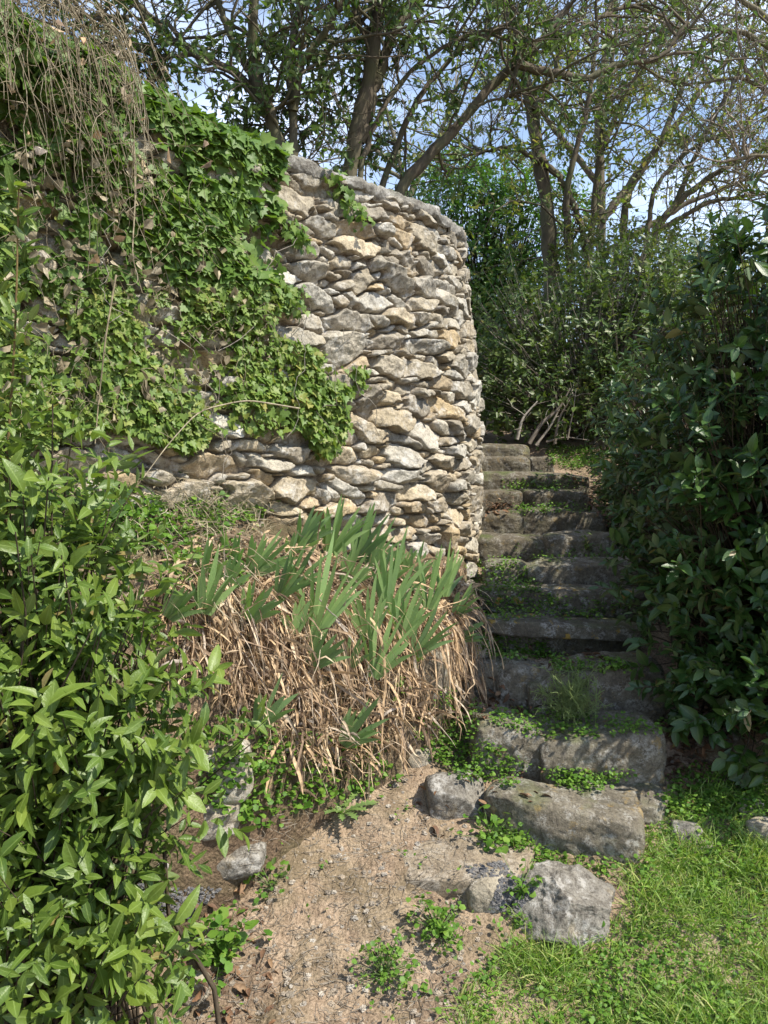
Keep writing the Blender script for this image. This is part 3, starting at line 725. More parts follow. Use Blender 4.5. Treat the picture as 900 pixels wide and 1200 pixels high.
# ------------------------------------------------------------------ laurel shrubs
def shrub(name, label, cat, blobs, nshoot, base, leafmat, stemmat, leaf=.07, per=9, shoot=.10, group=None, tpl=None, outward=None, shell=.55, extra=(), up=.45, simple_stems=False, stemr=.0022, facing=None, twigfrac=1.0):
    """blobs: (centre, radii) ellipsoids; leaves grow on shoots spread through their outer volume"""
    tpl = tpl or tmpl_laurel()
    vol = np.array([np.prod(r) ** .67 for c, r in blobs]); vol /= vol.sum()
    k = rng.choice(len(blobs), nshoot, p=vol)
    C = np.array([bl[0] for bl in blobs])[k]; Rr = np.array([bl[1] for bl in blobs])[k]
    d = rand_dir(nshoot)
    if facing is not None:
        flip = (d @ np.array(facing) < -.1) & (rng.random(nshoot) < .6); d[flip] *= -1
    rad = 1 - shell * rng.random(nshoot) ** 1.4
    lump = 1 + .22 * fbm(C * 3 + d * 2.3, 3, 5)
    P = C + d * Rr * (rad * lump)[:, None]
    D = norm(d * .7 + rand_dir(nshoot) * .55 + np.array([0, 0, up]))
    if len(extra):
        eP = np.array([e[0] for e in extra]); eD = np.array([e[1] for e in extra]); P = np.concatenate([P, eP]); D = np.concatenate([D, norm(eD)])
    gz = np.interp(P[:, 1], PY, PZ)
    keep = P[:, 2] > gz + .02; P, D = P[keep], D[keep]
    m = len(P); root = empty(name, base, label, cat, group)
    ln = shoot * rng.uniform(.7, 1.3, m)
    bag = Bag(); shr = rng.random(m)
    for j in range(per):
        t = (j + rng.random(m) * .6) / per
        az = j * 2.4 + rng.random(m) * .8
        rf = np.where(np.abs(D[:, 2:3]) > .9, np.array([1.0, 0, 0]), np.array([0, 0, 1.0])); s1 = norm(np.cross(D, rf)); s2 = np.cross(D, s1)
        rad_ = np.cos(az)[:, None] * s1 + np.sin(az)[:, None] * s2
        al = (1.15 - .55 * t)[:, None]
        LD = D * np.cos(al) + rad_ * np.sin(al) + np.array([0, 0, -.05]) + .18 * rng.standard_normal((m, 3))
        LN = D * np.sin(al) - rad_ * np.cos(al) + np.array([0, 0, .55]) + .25 * rng.standard_normal((m, 3))
        sz = leaf * (1 - .45 * np.abs(t - .35)) * rng.uniform(.55, 1.3, m) * (.75 + .5 * shr)
        sk = rng.random(m) < .9
        rn = np.clip(.02 + .25 * rng.random(m) + .55 * shr ** 1.5 + .35 * t * rng.random(m), 0, .97); rn[rng.random(m) < .012] = 1.0
        bag.add(*leaves(tpl, (P + D * (ln * t)[:, None])[sk], LD[sk], LN[sk], sz[sk], .18, .2, rn[sk], wvar=.2))
    part("foliage", bag, M[leafmat], root)
    # stems: each shoot is carried by a curved branch from the base
    bs = np.array(base)[None] + np.array([.14, .14, 0]) * rng.standard_normal((m, 3)) * np.array([1, 1, 0])
    s = np.linspace(0, 1, 9)[None, :, None]; tip = P + D * ln[:, None]; mid = (bs * .4 + P * .6) + np.array([0, 0, .12]) - D * .15
    Cv = np.where(s < .8, 0, 0) + (1 - s) ** 2 * bs[:, None] + 2 * s * (1 - s) * mid[:, None] + s ** 2 * tip[:, None]
    Cv = Cv + .012 * rng.standard_normal(Cv.shape) * (s * (1 - s) * 4)
    rr = np.linspace(stemr * 2.6, stemr * .55, 9)[None] * rng.uniform(.7, 1.3, (m, 1))
    kk = rng.random(m) < twigfrac
    sb_ = Bag(); sb_.add(*tubes(Cv[kk], rr[kk], 4)); part("stems", sb_, M[stemmat], root)
    return root
def pb(px, py, Y, rx, ry, rz):   # ellipsoid from a picture point and distance, radii in metres
    return (at(px, py, Y), (rx, ry, rz))

left_blobs = [pb(20, 1060, 1.55, .26, .22, .26), pb(95, 1000, 1.60, .19, .20, .26), pb(60, 860, 1.60, .26, .22, .24), pb(135, 880, 1.66, .15, .18, .16),
              pb(40, 720, 1.66, .24, .22, .22), pb(95, 720, 1.75, .13, .16, .17), pb(20, 600, 1.75, .20, .2, .2), pb(80, 620, 1.9, .12, .14, .12), pb(130, 1130, 1.5, .10, .12, .14)]
ext = []
for (x, y, Y, dx, dz) in [(250, 850, 1.75, .9, .2), (285, 850, 1.78, 1, .1), (230, 800, 1.75, .7, .5), (215, 930, 1.72, .9, .1), (240, 960, 1.72, .8, -.1), (200, 1010, 1.65, .8, .1),
                          (180, 1080, 1.55, .8, .1), (190, 760, 1.8, .6, .6), (180, 690, 1.9, .6, .6), (165, 640, 1.95, .7, .5), (210, 860, 1.72, .8, .3), (150, 560, 2.0, .3, 1), (100, 545, 1.9, -.1, 1),
                          (250, 880, 1.76, .9, .0), (195, 895, 1.7, .8, .2), (265, 845, 1.78, .8, .4), (60, 520, 1.8, 0, 1), (200, 820, 1.75, .7, .3), (170, 1150, 1.5, .6, .2), (165, 1190, 1.45, .6, .2)]:
    ext.append((at(x, y, Y), (dx, -.3, dz)))
shrub("laurel_shrub", "bright green laurel shrub filling the lower left in front of the bank", "shrub", left_blobs, 820, (-.80, 1.65, -.03), 'laurel', 'dark_stem', .057, 9, .11, extra=ext, shell=.75, facing=(.4, -.9, .1), twigfrac=.4)
# tall thin sapling at the left edge
sap = []
for i, y in enumerate(np.linspace(230, 560, 15)):
    Y = 1.75; x = 20 - (i % 3) * 4 + 14 * math.sin(i)
    for s in (-1, 1): sap.append((at(x, y, Y), (s * .8, rng.uniform(-.6, .2), .6)))
root = empty("laurel_sapling", at(8, 760, 1.78), "thin upright laurel stem with sparse leaves along the left edge", "shrub")
bag = Bag(); T = tmpl_laurel()
for (P, D) in sap:
    n_ = 4; D = np.array(D)
    Dn = norm(np.repeat(D[None], n_, 0) + .5 * rng.standard_normal((n_, 3))); Nr = np.tile([0, -.3, 1.0], (n_, 1)) + .4 * rng.standard_normal((n_, 3))
    bag.add(*leaves(T, np.repeat(P[None], n_, 0) + .012 * rng.standard_normal((n_, 3)), Dn, Nr, rng.uniform(.035, .06, n_), .16, .15))
part("foliage", bag, M['laurel'], root)
b = Bag(); st = resample([at(8, 1000, 1.78), at(8, 760, 1.78), at(6, 560, 1.76), at(18, 400, 1.75), at(22, 220, 1.74)], 24)
b.add(*tubes(st[None], np.linspace(.006, .002, 24)[None], 6)); part("stem", b, M['stem'], root)

right_blobs = [pb(880, 400, 3.1, .34, .38, .40), pb(840, 560, 3.0, .30, .36, .36), pb(905, 620, 2.9, .40, .36, .42), pb(850, 720, 3.0, .26, .34, .34),
               pb(905, 800, 2.85, .30, .34, .30), pb(790, 620, 3.3, .20, .26, .28), pb(800, 480, 3.4, .20, .26, .26), pb(835, 800, 3.0, .17, .24, .20), pb(930, 330, 3.1, .30, .36, .36),
               pb(1020, 500, 2.9, .5, .45, .75), pb(1050, 760, 2.8, .45, .42, .5), pb(1160, 380, 3.2, .6, .6, .9), pb(770, 700, 3.3, .13, .2, .16),
               pb(728, 545, 5.9, .22, .3, .3), pb(752, 575, 5.2, .26, .4, .34), pb(760, 610, 4.7, .24, .4, .3), pb(780, 560, 4.6, .30, .5, .35), pb(770, 480, 5.0, .35, .5, .35), pb(800, 620, 4.2, .3, .5, .35), pb(1060, 330, 3.9, .6, .7, .8), pb(910, 500, 3.8, .45, .55, .8)]
ext = []
for (x, y, Y, dx, dz) in [(820, 330, 3.2, -.3, 1), (850, 300, 3.2, -.1, 1), (800, 370, 3.3, -.4, 1), (790, 420, 3.4, -.3, 1), (735, 520, 3.6, -.7, .6), (745, 600, 3.5, -.8, .3), (750, 660, 3.4, -.8, .1),
                          (770, 560, 3.4, -.6, .6), (770, 760, 3.1, -.8, 0), (780, 810, 3.0, -.7, 0), (870, 870, 2.8, -.3, -.2), (895, 890, 2.75, -.3, -.2), (800, 500, 3.3, -.5, .7), (880, 290, 3.1, .1, 1), (740, 560, 3.5, -.9, .3)]:
    for k in range(3): ext.append((at(x, y, Y) + .04 * rng.standard_normal(3), (dx, -.3, dz)))
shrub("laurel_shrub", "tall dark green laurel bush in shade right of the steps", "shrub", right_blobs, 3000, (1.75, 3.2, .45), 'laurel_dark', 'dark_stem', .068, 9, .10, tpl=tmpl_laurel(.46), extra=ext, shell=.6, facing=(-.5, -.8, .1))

# ------------------------------------------------------------------ hedge and evergreen behind the steps
shrub("hedge_shrub", "broad tangled hedge closing the top of the steps", "shrub",
      [pb(600, 400, 7.0, .55, .5, .65), pb(690, 400, 6.9, .6, .5, .65), pb(640, 460, 6.7, .6, .4, .45), pb(760, 420, 6.6, .55, .5, .65), pb(740, 340, 7.1, .6, .5, .45), pb(590, 470, 6.8, .35, .4, .4), pb(720, 480, 6.4, .5, .35, .35), pb(820, 380, 6.8, .6, .6, .6)],
      2100, (1.9, 7.2, 1.6), 'hedge', 'twig', .062, 7, .14, tpl=tmpl_two(.5), shell=.6, facing=(-.2, -.95, .1), stemr=.004, twigfrac=.5)
shrub("evergreen_shrub", "rounded fresh green evergreen rising behind the wall corner", "shrub",
      [pb(560, 285, 10.0, .95, .7, .95), pb(615, 275, 10.2, .8, .7, .85), pb(535, 240, 10.1, .6, .6, .6), pb(590, 380, 9.8, .9, .6, .8)],
      2100, (1.3, 10.3, 2.0), 'evergreen', 'dark_stem', .075, 7, .15, tpl=tmpl_two(.45), shell=.5, facing=(-.1, -.95, .2), stemr=.004, twigfrac=.3)
shrub("yellow_shrub", "sunlit yellow green shrub behind the top of the right hand laurel", "shrub",
      [pb(770, 310, 7.9, .6, .5, .35), pb(700, 305, 8.2, .5, .5, .3), pb(800, 340, 7.7, .5, .5, .4)],
      700, (2.7, 8.0, 1.9), 'yellow_leaf', 'twig', .06, 6, .14, tpl=tmpl_two(.45), shell=.6, facing=(-.1, -.95, .2), stemr=.003, twigfrac=.5)
shrub("dark_shrub", "deep green thicket seen through and behind the tangled hedge", "shrub",
      [pb(x, y, Y, .8, .5, .8) for x, y, Y in ((590, 450, 9.0), (650, 400, 9.2), (720, 400, 9.2), (790, 390, 9.2), (860, 370, 9.2), (930, 370, 9.2), (1010, 360, 9.4), (700, 470, 8.8), (800, 460, 8.6), (640, 480, 8.2))],
      2300, (2.6, 9.3, 2.0), 'hedge', 'dark_stem', .10, 6, .2, tpl=tmpl_two(.55), shell=.7, facing=(-.1, -.95, .1), stemr=.004, twigfrac=.2)
# bare pale stems at the foot of the hedge
root = empty("bare_shrub", at(640, 520, 6.3), "leafless shrub with pale bent stems at the foot of the hedge", "shrub")
b = Bag()
for (p, r0) in [([(620, 520), (635, 495), (655, 480), (668, 455)], .018), ([(628, 522), (645, 500), (660, 470)], .012), ([(650, 520), (655, 490), (668, 468)], .014), ([(606, 515), (612, 490), (630, 470)], .014), ([(640, 518), (662, 512), (690, 516)], .01), ([(665, 515), (672, 480), (675, 455)], .008)]:
    c = resample([at(x, y, 6.25) for x, y in p], 12); b.add(*tubes(c[None], np.linspace(r0, r0 * .4, 12)[None], 6))
    ch, _ = grow(c[None], 4, .2, 6, .9, .3, .3); b.add(*tubes(ch, np.tile(np.linspace(.004, .0015, 6), (len(ch), 1)), 3))
part("stems", b, M['twig'], root)

# ------------------------------------------------------------------ trees
def tree(name, label, Y, limbs, base_px, mats, sub=(7, 5, 4), Ls=(.8, .45, .25), nleaf=3, leaf=.07, leafper=1.0, spread=.9, up=.1, droop=0, tpl=None, group=None, ymin=-900, thick=1.0, base_z=None, dy=.25, tm=.42):
    base = at(base_px[0], base_px[1], Y)
    if base_z is not None: base[2] = base_z
    root = empty(name, base, label, "tree", group)
    tb = Bag(); mains = []
    for li, (pts, r0, r1) in enumerate(limbs):
        off_ = (rng.random() - .5) * dy
        q = [at(x, y, Y + off_ * (i / max(1, len(pts) - 1)) * 2) for i, (x, y) in enumerate(pts)]
        if base_z is not None and q[0][2] > base_z and abs(pts[0][1] - limbs[0][0][0][1]) < 26 and abs(pts[0][0] - base_px[0]) < 26: q = [np.array([q[0][0] - .03, q[0][1], base_z - .1])] + q
        c = resample(q, 30); c[1:-1] += .006 * rng.standard_normal((28, 3)); mains.append(c)
        tb.add(*tubes(c[None], (np.linspace(r0, r1, 30)[None] * thick) * (1 + .06 * rng.standard_normal((1, 30))), 8))
    part("trunk", tb, M[mats[0]], root)
    mains = np.stack(mains)
    c1, _ = grow(mains, sub[0], Ls[0], 8, spread, up, .22, tm)
    c2, _ = grow(c1, sub[1], Ls[1], 6, spread, up, .25, .2)
    c3, _ = grow(c2, sub[2], Ls[2], 5, spread, up * .5, .25, .15)
    bb = Bag(); bb.add(*tubes(c1, np.tile(np.linspace(.013, .005, 8), (len(c1), 1)), 5)); bb.add(*tubes(c2, np.tile(np.linspace(.006, .0025, 6), (len(c2), 1)), 4))
    bb.add(*tubes(c3, np.tile(np.linspace(.003, .0014, 5), (len(c3), 1)), 3)); part("branches", bb, M[mats[1]], root)
    if nleaf:
        al = c3
        if leafper < 1: 
            nz = fbm(c3[:, 2] * 1.6, 3, 77) * 1.5 + .5; al = c3[rng.random(len(c3)) < np.clip(nz * 2 * leafper, 0, 1)]
        idx = np.repeat(np.arange(len(al)), nleaf); f = rng.random(len(idx)) * 3.99; i = f.astype(int); fr = (f - i)[:, None]
        P = al[idx, i] * (1 - fr) + al[idx, i + 1] * fr
        D = norm(rand_dir(len(idx)) + np.array([0, 0, -droop])); Nr = rand_dir(len(idx)) + np.array([0, 0, .7])
        lb = Bag(); lb.add(*leaves(tpl or tmpl_two(.42), P, D, Nr, leaf * rng.uniform(.6, 1.25, len(idx)), .15, .12)); part("crown", lb, M[mats[2]], root)
    return root
TB = TOPZ - .05
tree("tree", "multi stemmed evergreen tree leaning left above the ivy covered wall end", 5.6,
     [([(336, 178), (322, 150), (302, 108), (262, 74), (218, 60), (185, 30), (150, -5)], .055, .018),
      ([(330, 172), (303, 100), (293, 50), (298, 5), (300, -60)], .055, .03),
      ([(345, 176), (342, 110), (337, 60), (345, 30), (362, -10)], .045, .022),
      ([(344, 130), (352, 72), (380, 40), (400, 2), (420, -40)], .035, .018),
      ([(275, 85), (222, 62), (180, 72), (110, 66)], .022, .010),
      ([(225, 58), (190, 22), (140, 20), (90, 20)], .018, .008),
      ([(300, 100), (270, 40), (255, 0), (240, -60)], .03, .015)],
     (336, 185), ('bark', 'bark', 'tree_leaf'), (11, 5, 4), (.72, .38, .2), 9, .06, .85, droop=.5, base_z=TB)
tree("tree", "forked tree on the terrace behind the middle of the wall top", 5.9,
     [([(408, 205), (418, 150), (430, 110), (438, 50), (446, -10)], .075, .045),
      ([(420, 165), (436, 112), (450, 72), (458, 38), (482, 12), (510, -20)], .05, .03),
      ([(422, 190), (450, 122), (480, 82), (530, 47), (600, 28)], .028, .012),
      ([(440, 60), (420, 30), (410, -20)], .03, .02)],
     (408, 210), ('bark', 'bark', 'tree_leaf'), (8, 5, 4), (.65, .38, .2), 8, .058, .65, droop=.4, base_z=TB)
tree("tree", "crooked bare limbed tree arching right from behind the wall cap", 6.2,
     [([(462, 224), (505, 180), (555, 128), (576, 95), (615, 70), (645, 40), (668, 5)], .06, .025),
      ([(606, 75), (650, 86), (686, 95), (730, 72), (775, 72), (805, 25)], .035, .013),
      ([(446, 215), (468, 165), (485, 122), (510, 86), (550, 50), (590, 35)], .035, .014),
      ([(556, 128), (572, 118), (610, 112), (640, 100)], .012, .006),
      ([(650, 45), (690, 30), (740, 0)], .02, .012)],
     (462, 230), ('bark', 'bark', 'tree_leaf'), (7, 5, 4), (.65, .38, .22), 8, .055, .5, droop=.3, base_z=TB)
tree("tree", "straight trunked tree standing in the hedge behind the wall corner", 8.3,
     [([(650, 440), (645, 305), (640, 225), (630, 180), (620, 110), (608, 50), (585, -10)], .10, .05),
      ([(634, 185), (660, 212), (674, 245), (688, 285)], .035, .03),
      ([(632, 190), (600, 170), (560, 180)], .03, .012),
      ([(668, 320), (662, 230), (674, 180), (690, 120), (700, 40)], .045, .02),
      ([(625, 130), (650, 90), (660, 40)], .035, .02)],
     (650, 470), ('bark', 'bark', 'olive_leaf'), (12, 5, 4), (.9, .5, .26), 5, .065, .7, base_z=1.85, tm=.62)
tree("tree", "twisted many stemmed tree spreading right above the laurel bush", 8.9,
     [([(690, 420), (690, 300), (700, 200), (712, 110), (725, 20)], .05, .02),
      ([(732, 330), (730, 240), (746, 208), (776, 165), (800, 100), (830, 40)], .05, .02),
      ([(750, 320), (770, 266), (796, 235), (842, 200), (905, 170)], .055, .02),
      ([(772, 270), (830, 236), (910, 226)], .035, .015),
      ([(755, 300), (765, 220), (800, 180), (860, 150), (910, 120)], .03, .015),
      ([(790, 240), (830, 150), (870, 80), (890, 0)], .03, .015)],
     (732, 430), ('bark', 'bark_pale', 'olive_leaf'), (9, 5, 4), (.9, .5, .28), 8, .062, .75, base_z=1.95)
tree("tree", "brownish twiggy tree hanging over the upper right corner", 7.2,
     [([(1010, 420), (990, 200), (950, 80), (900, 20), (840, -20)], .08, .02),
      ([(985, 200), (930, 120), (870, 90), (800, 100)], .03, .01),
      ([(990, 150), (950, 40), (900, -20), (830, -40)], .03, .012),
      ([(990, 220), (940, 190), (900, 180), (850, 190)], .025, .01),
      ([(960, 100), (880, 40), (800, 30), (750, 40)], .03, .01)],
     (1010, 480), ('bark_pale', 'twig', 'olive_leaf'), (10, 5, 4), (.7, .42, .26), 2, .05, .5, base_z=2.0)
tree("tree", "distant leafy tree filling the gaps between trunks", 13.0,
     [([(700, 420), (705, 250), (700, 120), (720, 0)], .10, .05), ([(705, 260), (780, 160), (860, 60)], .07, .03), ([(705, 220), (640, 140), (600, 60)], .06, .03), ([(705, 300), (800, 240), (900, 200)], .06, .03), ([(702, 180), (740, 100), (800, 20)], .05, .03)],
     (700, 440), ('bark', 'bark', 'olive_leaf'), (8, 5, 4), (1.4, .8, .4), 7, .09, .7, base_z=2.5)
tree("tree", "leafless pale tree far behind the middle of the wall", 11.0,
     [([(480, 260), (470, 190), (450, 120), (440, 40)], .05, .02), ([(480, 230), (520, 150), (540, 80)], .04, .015), ([(470, 200), (410, 150), (380, 90)], .035, .015), ([(475, 210), (430, 190), (370, 170)], .03, .01)],
     (480, 270), ('bark_pale', 'twig', 'olive_leaf'), (9, 4, 3), (1.0, .5, .28), 0, .06, 1, base_z=2.75)

# ------------------------------------------------------------------ ivy on the wall
IVY = [(-60, -40), (60, 20), (110, 70), (180, 100), (250, 130), (322, 178), (322, 240), (318, 300), (335, 350), (300, 385), (330, 400), (380, 420), (425, 432), (428, 455), (390, 470),
       (400, 500), (372, 540), (345, 500), (300, 512), (250, 505), (215, 530), (120, 500), (60, 520), (-60, 560)]
HOLES = [[(55, 395), (100, 395), (105, 470), (60, 475)], [(250, 480), (330, 470), (330, 520), (260, 520)]]
def wall_point(u, v, o=.03):
    P, Nn = path_at(u); P = P + Nn * (batter(v, u) + o)[:, None]; P[:, 2] = BOTZ + v; return P, Nn
def ivy_patch(n, poly, lo=.02, hi=.07, prob=None, smin=.022, smax=.055):
    u = rng.uniform(1.7, 4.9, n * 9); v = rng.uniform(.35, H + .03, n * 9)
    P, Nn = wall_point(u, v, 0)
    m = inpoly(proj(P), poly)
    for h in HOLES: m &= ~(inpoly(proj(P), h) & (rng.random(len(P)) < .8))
    nz = fbm(np.stack([u * 5, v * 5, 0 * u], 1), 3, 91)
    m &= rng.random(len(P)) < np.clip(np.interp(proj(P)[:, 0], [230, 300, 420], [.85, .58, .22]) + nz * 2.2, .06, 1) * (prob(proj(P)) if prob else 1)
    ix = np.flatnonzero(m)[:n]; P, Nn, nz, u, v = P[ix], Nn[ix], nz[ix], u[ix], v[ix]
    k = len(P); thick = np.clip(nz + .5, 0, 1.2)
    P = P + Nn * (lo + (hi * (.4 + thick)) * rng.random(k))[:, None]
    D = norm(np.array([0, 0, -1.0]) + Nn * .35 + .75 * rng.standard_normal((k, 3)) * np.array([1, 1, .7])); Nr = norm(Nn * 1.0 + np.array([0, 0, .7]) + .38 * rng.standard_normal((k, 3)))
    topf = np.clip((proj(P)[:, 1] < 330) * 1.0, 0, 1)
    s = rng.uniform(smin, smax, k) * (.75 + .45 * topf)
    rn = np.clip(.3 * rng.random(k) + .35 * rng.random(k) ** 2 + .22 * (1 - topf) + .25 * (rng.random(k) < .06), 0, 1)
    return P, D, Nr, s, rn, u, v
iroot = empty("ivy", at(200, 500, 2.75), "green ivy blanket draped over the left part of the stone wall", "ivy")
P, D, Nr, s, rn, u_, v_ = ivy_patch(12500, IVY, hi=.05)
lb = Bag(); lb.add(*leaves(tmpl_ivy(), P, D, Nr, s, .10, .12, rn))
# mound rolling over the top of the wall
k = 3600; u = rng.uniform(1.8, 4.0, k * 2); m = inpoly(np.stack([proj(wall_point(u, np.full(len(u), H), 0)[0])[:, 0], np.full(len(u), 0.)], 1), [(-200, -1), (325, -1), (325, 1), (-200, 1)]); u = u[m][:k]; k = len(u)
Pt, Nt = wall_point(u, np.full(k, H), 0); th = rng.uniform(-.4, 2.0, k)
rise = np.interp(proj(Pt)[:, 0], [-100, 60, 180, 320], [.26, .14, .07, .02])
rr = rise * (.6 + .4 * rng.random(k)) * (1 + .3 * fbm(np.stack([u * 4, th, 0 * u], 1), 2, 95))
No = Nt * np.cos(th)[:, None] + np.array([0, 0, 1.0]) * np.sin(th)[:, None]
P = Pt - Nt * .05 + No * (rr + .03)[:, None]
D = norm(Nt * .5 + np.array([0, 0, -.8]) + .7 * rng.standard_normal((k, 3))); Nr = No + .3 * rng.standard_normal((k, 3)) + np.array([0, 0, .3])
lb.add(*leaves(tmpl_ivy(), P, D, Nr, rng.uniform(.035, .065, k), .10, .12, .45 * rng.random(k)))
# small trails over the stones
trails = [[(322, 185), (352, 195), (385, 205), (400, 222), (412, 250)], [(345, 190), (375, 200), (405, 240), (418, 262)], [(318, 340), (345, 345), (335, 370)], [(372, 470), (385, 500), (375, 530)], [(322, 265), (345, 275), (350, 290)], [(360, 200), (345, 183), (330, 178)]]
WB = bvh([WV], [grid_faces(len(ug), len(vg))])
tv = Bag()
for tr in trails:
    t2 = resample([(x, y, 0) for x, y in tr], 16); hits = [cast(x, y, WB) for x, y, _ in t2]; hits = [h for h in hits if h[0] is not None]
    if len(hits) < 4: continue
    hp = np.array([h[0] for h in hits]); _, nn2 = path_at(np.array([4.0] * len(hp)))
    k = len(hp) * 5; ix = rng.integers(0, len(hp), k); P = hp[ix] + .02 * rng.standard_normal((k, 3)) + nn2[ix] * .03
    D = norm(np.array([0, 0, -1.0]) + .7 * rng.standard_normal((k, 3))); lb.add(*leaves(tmpl_ivy(), P, D, nn2[ix] + np.array([0, 0, .6]) + .3 * rng.standard_normal((k, 3)), rng.uniform(.02, .042, k), .1, .12, .6 * rng.random(k)))
    c = resample(hp + nn2 * .012, 16); tv.add(*tubes(c[None], np.full((1, 16), .002), 4))
part("leaves", lb, M['ivy'], iroot)
# creeping stems
nst_ = 60; uu = rng.uniform(2.0, 4.4, nst_); vv = rng.uniform(.9, H, nst_); cs_ = []
for i in range(nst_):
    pu = uu[i] + np.cumsum(rng.normal(rng.normal(0, .02), .03, 14)); pv = vv[i] - np.cumsum(np.abs(rng.normal(.035, .02, 14)))
    p_, n_ = wall_point(pu, np.clip(pv, .3, H), rng.uniform(.03, .10)); cs_.append(p_)
cs_ = np.stack(cs_); mk = inpoly(proj(cs_[:, 6]), IVY); tv.add(*tubes(cs_[mk], np.full((mk.sum(), 14), .0016), 3))
part("vines", tv, M['twig'], iroot)

# dry hanging stems and tangle at the upper left
root = empty("dead_climber", at(60, 60, 2.3), "tangle of dry straw coloured stems hanging from the top left corner", "dead plant")
k = 200; u = rng.uniform(1.9, 3.0, k); p0, n0 = wall_point(u, np.full(k, H), .16); pj = proj(p0)[:, 0]
p0[:, 2] += np.interp(pj, [-100, 40, 150], [.34, .25, .1]) * rng.uniform(.5, 1.2, k)
m = pj < 175 - 40 * rng.random(k); p0, n0 = p0[m], n0[m]; k = len(p0)
L = rng.uniform(.25, .95, k) * np.interp(proj(p0)[:, 0], [0, 90, 170], [1, .8, .45]); pts = [p0]; d = norm(n0 * .8 + np.array([.2, 0, .1]) + .5 * rng.standard_normal((k, 3)))
for j in range(15):
    d = norm(d + np.array([.02, 0, -.28]) + .17 * rng.standard_normal((k, 3))); q_ = pts[-1] + d * (L / 15)[:, None]
    # keep in front of wall
    wl = (q_[:, 1] - q_[:, 0] - 3.5) ; q_ = q_ + np.where(wl > -.22, (wl + .22), 0)[:, None] * n0 * .7
    pts.append(q_)
C = np.stack(pts, 1); b = Bag(); b.add(*tubes(C, np.tile(np.linspace(.0022, .0008, 16), (k, 1)) * rng.uniform(.6, 1.4, (k, 1)), 3))
c2, _ = grow(C, 3, .16, 6, 1.1, -.1, .4, .1); b.add(*tubes(c2, np.full((len(c2), 6), .0009), 3)); part("stems", b, M['straw'], root)
idx = rng.integers(0, len(c2), 420); P = c2[idx, -1]
b = Bag(); b.add(*leaves(tmpl_two(.6), P[:120], rand_dir(120, -.4), rand_dir(120), rng.uniform(.02, .04, 120), .3, .4)); part("withered_leaves", b, M['dead'], root)
P, Nn = scatter_px([(0, 90), (90, 110), (160, 180), (250, 260), (310, 330), (330, 400), (260, 470), (200, 500), (0, 500)], 420, WB)
n = len(P); n1_ = path_at(np.full(n, 3.2))[1]; d = norm(n1_ * .5 + rng.standard_normal((n, 3)) * np.array([.8, .8, .8]) + np.array([0, 0, -.3])); pts = [P + n1_ * rng.uniform(.02, .09, n)[:, None]]; L = rng.uniform(.04, .22, n)
for j in range(7): d = norm(d + .4 * rng.standard_normal((n, 3)) + np.array([0, 0, -.15])); pts.append(pts[-1] + d * (L / 7)[:, None])
b = Bag(); b.add(*tubes(np.stack(pts, 1), np.tile(np.linspace(.0013, .0006, 8), (n, 1)), 3))
P, Nn = scatter_px([(0, 120), (130, 150), (250, 300), (300, 400), (200, 490), (0, 500)], 420, WB); n = len(P)
b.add(*leaves(tmpl_two(.7), P + path_at(np.full(n, 3.2))[1] * rng.uniform(.03, .09, n)[:, None], rand_dir(n, -.3), rand_dir(n, .2), rng.uniform(.018, .045, n), .3, .4))
tag(put("dry_undergrowth", b.mesh("dry_undergrowth", M['straw'])), "brittle dry weeds and withered leaves threaded through the ivy", "dry weeds", kind='stuff')
# long straw stems in front of the ivy
for (pts_, lab) in [([(120, 330), (108, 400), (100, 475), (96, 520)], "long pale straw stem hanging straight down the ivy"),
                    ([(330, 480), (270, 470), (215, 482), (180, 520), (150, 560)], "arching dry stalk crossing the lower ivy"),
                    ([(140, 180), (142, 240), (138, 310), (150, 350)], "thin dry stem dangling in the upper ivy")]:
    P_ = [cast(x, y, WB)[0] for x, y in pts_]; P_ = [p for p in P_ if p is not None]
    if len(P_) < 3: continue
    c = resample(np.array(P_) + np.array([.08, -.10, 0]), 26); b = Bag(); b.add(*tubes(c[None], np.linspace(.0035, .0015, 26)[None], 5)); c2, _ = grow(c[None], 5, .12, 6, .9, -.1, .3); b.add(*tubes(c2, np.full((len(c2), 6), .001), 3))
    single("dry_stalk", b, M['straw'], lab, "dead stalk")

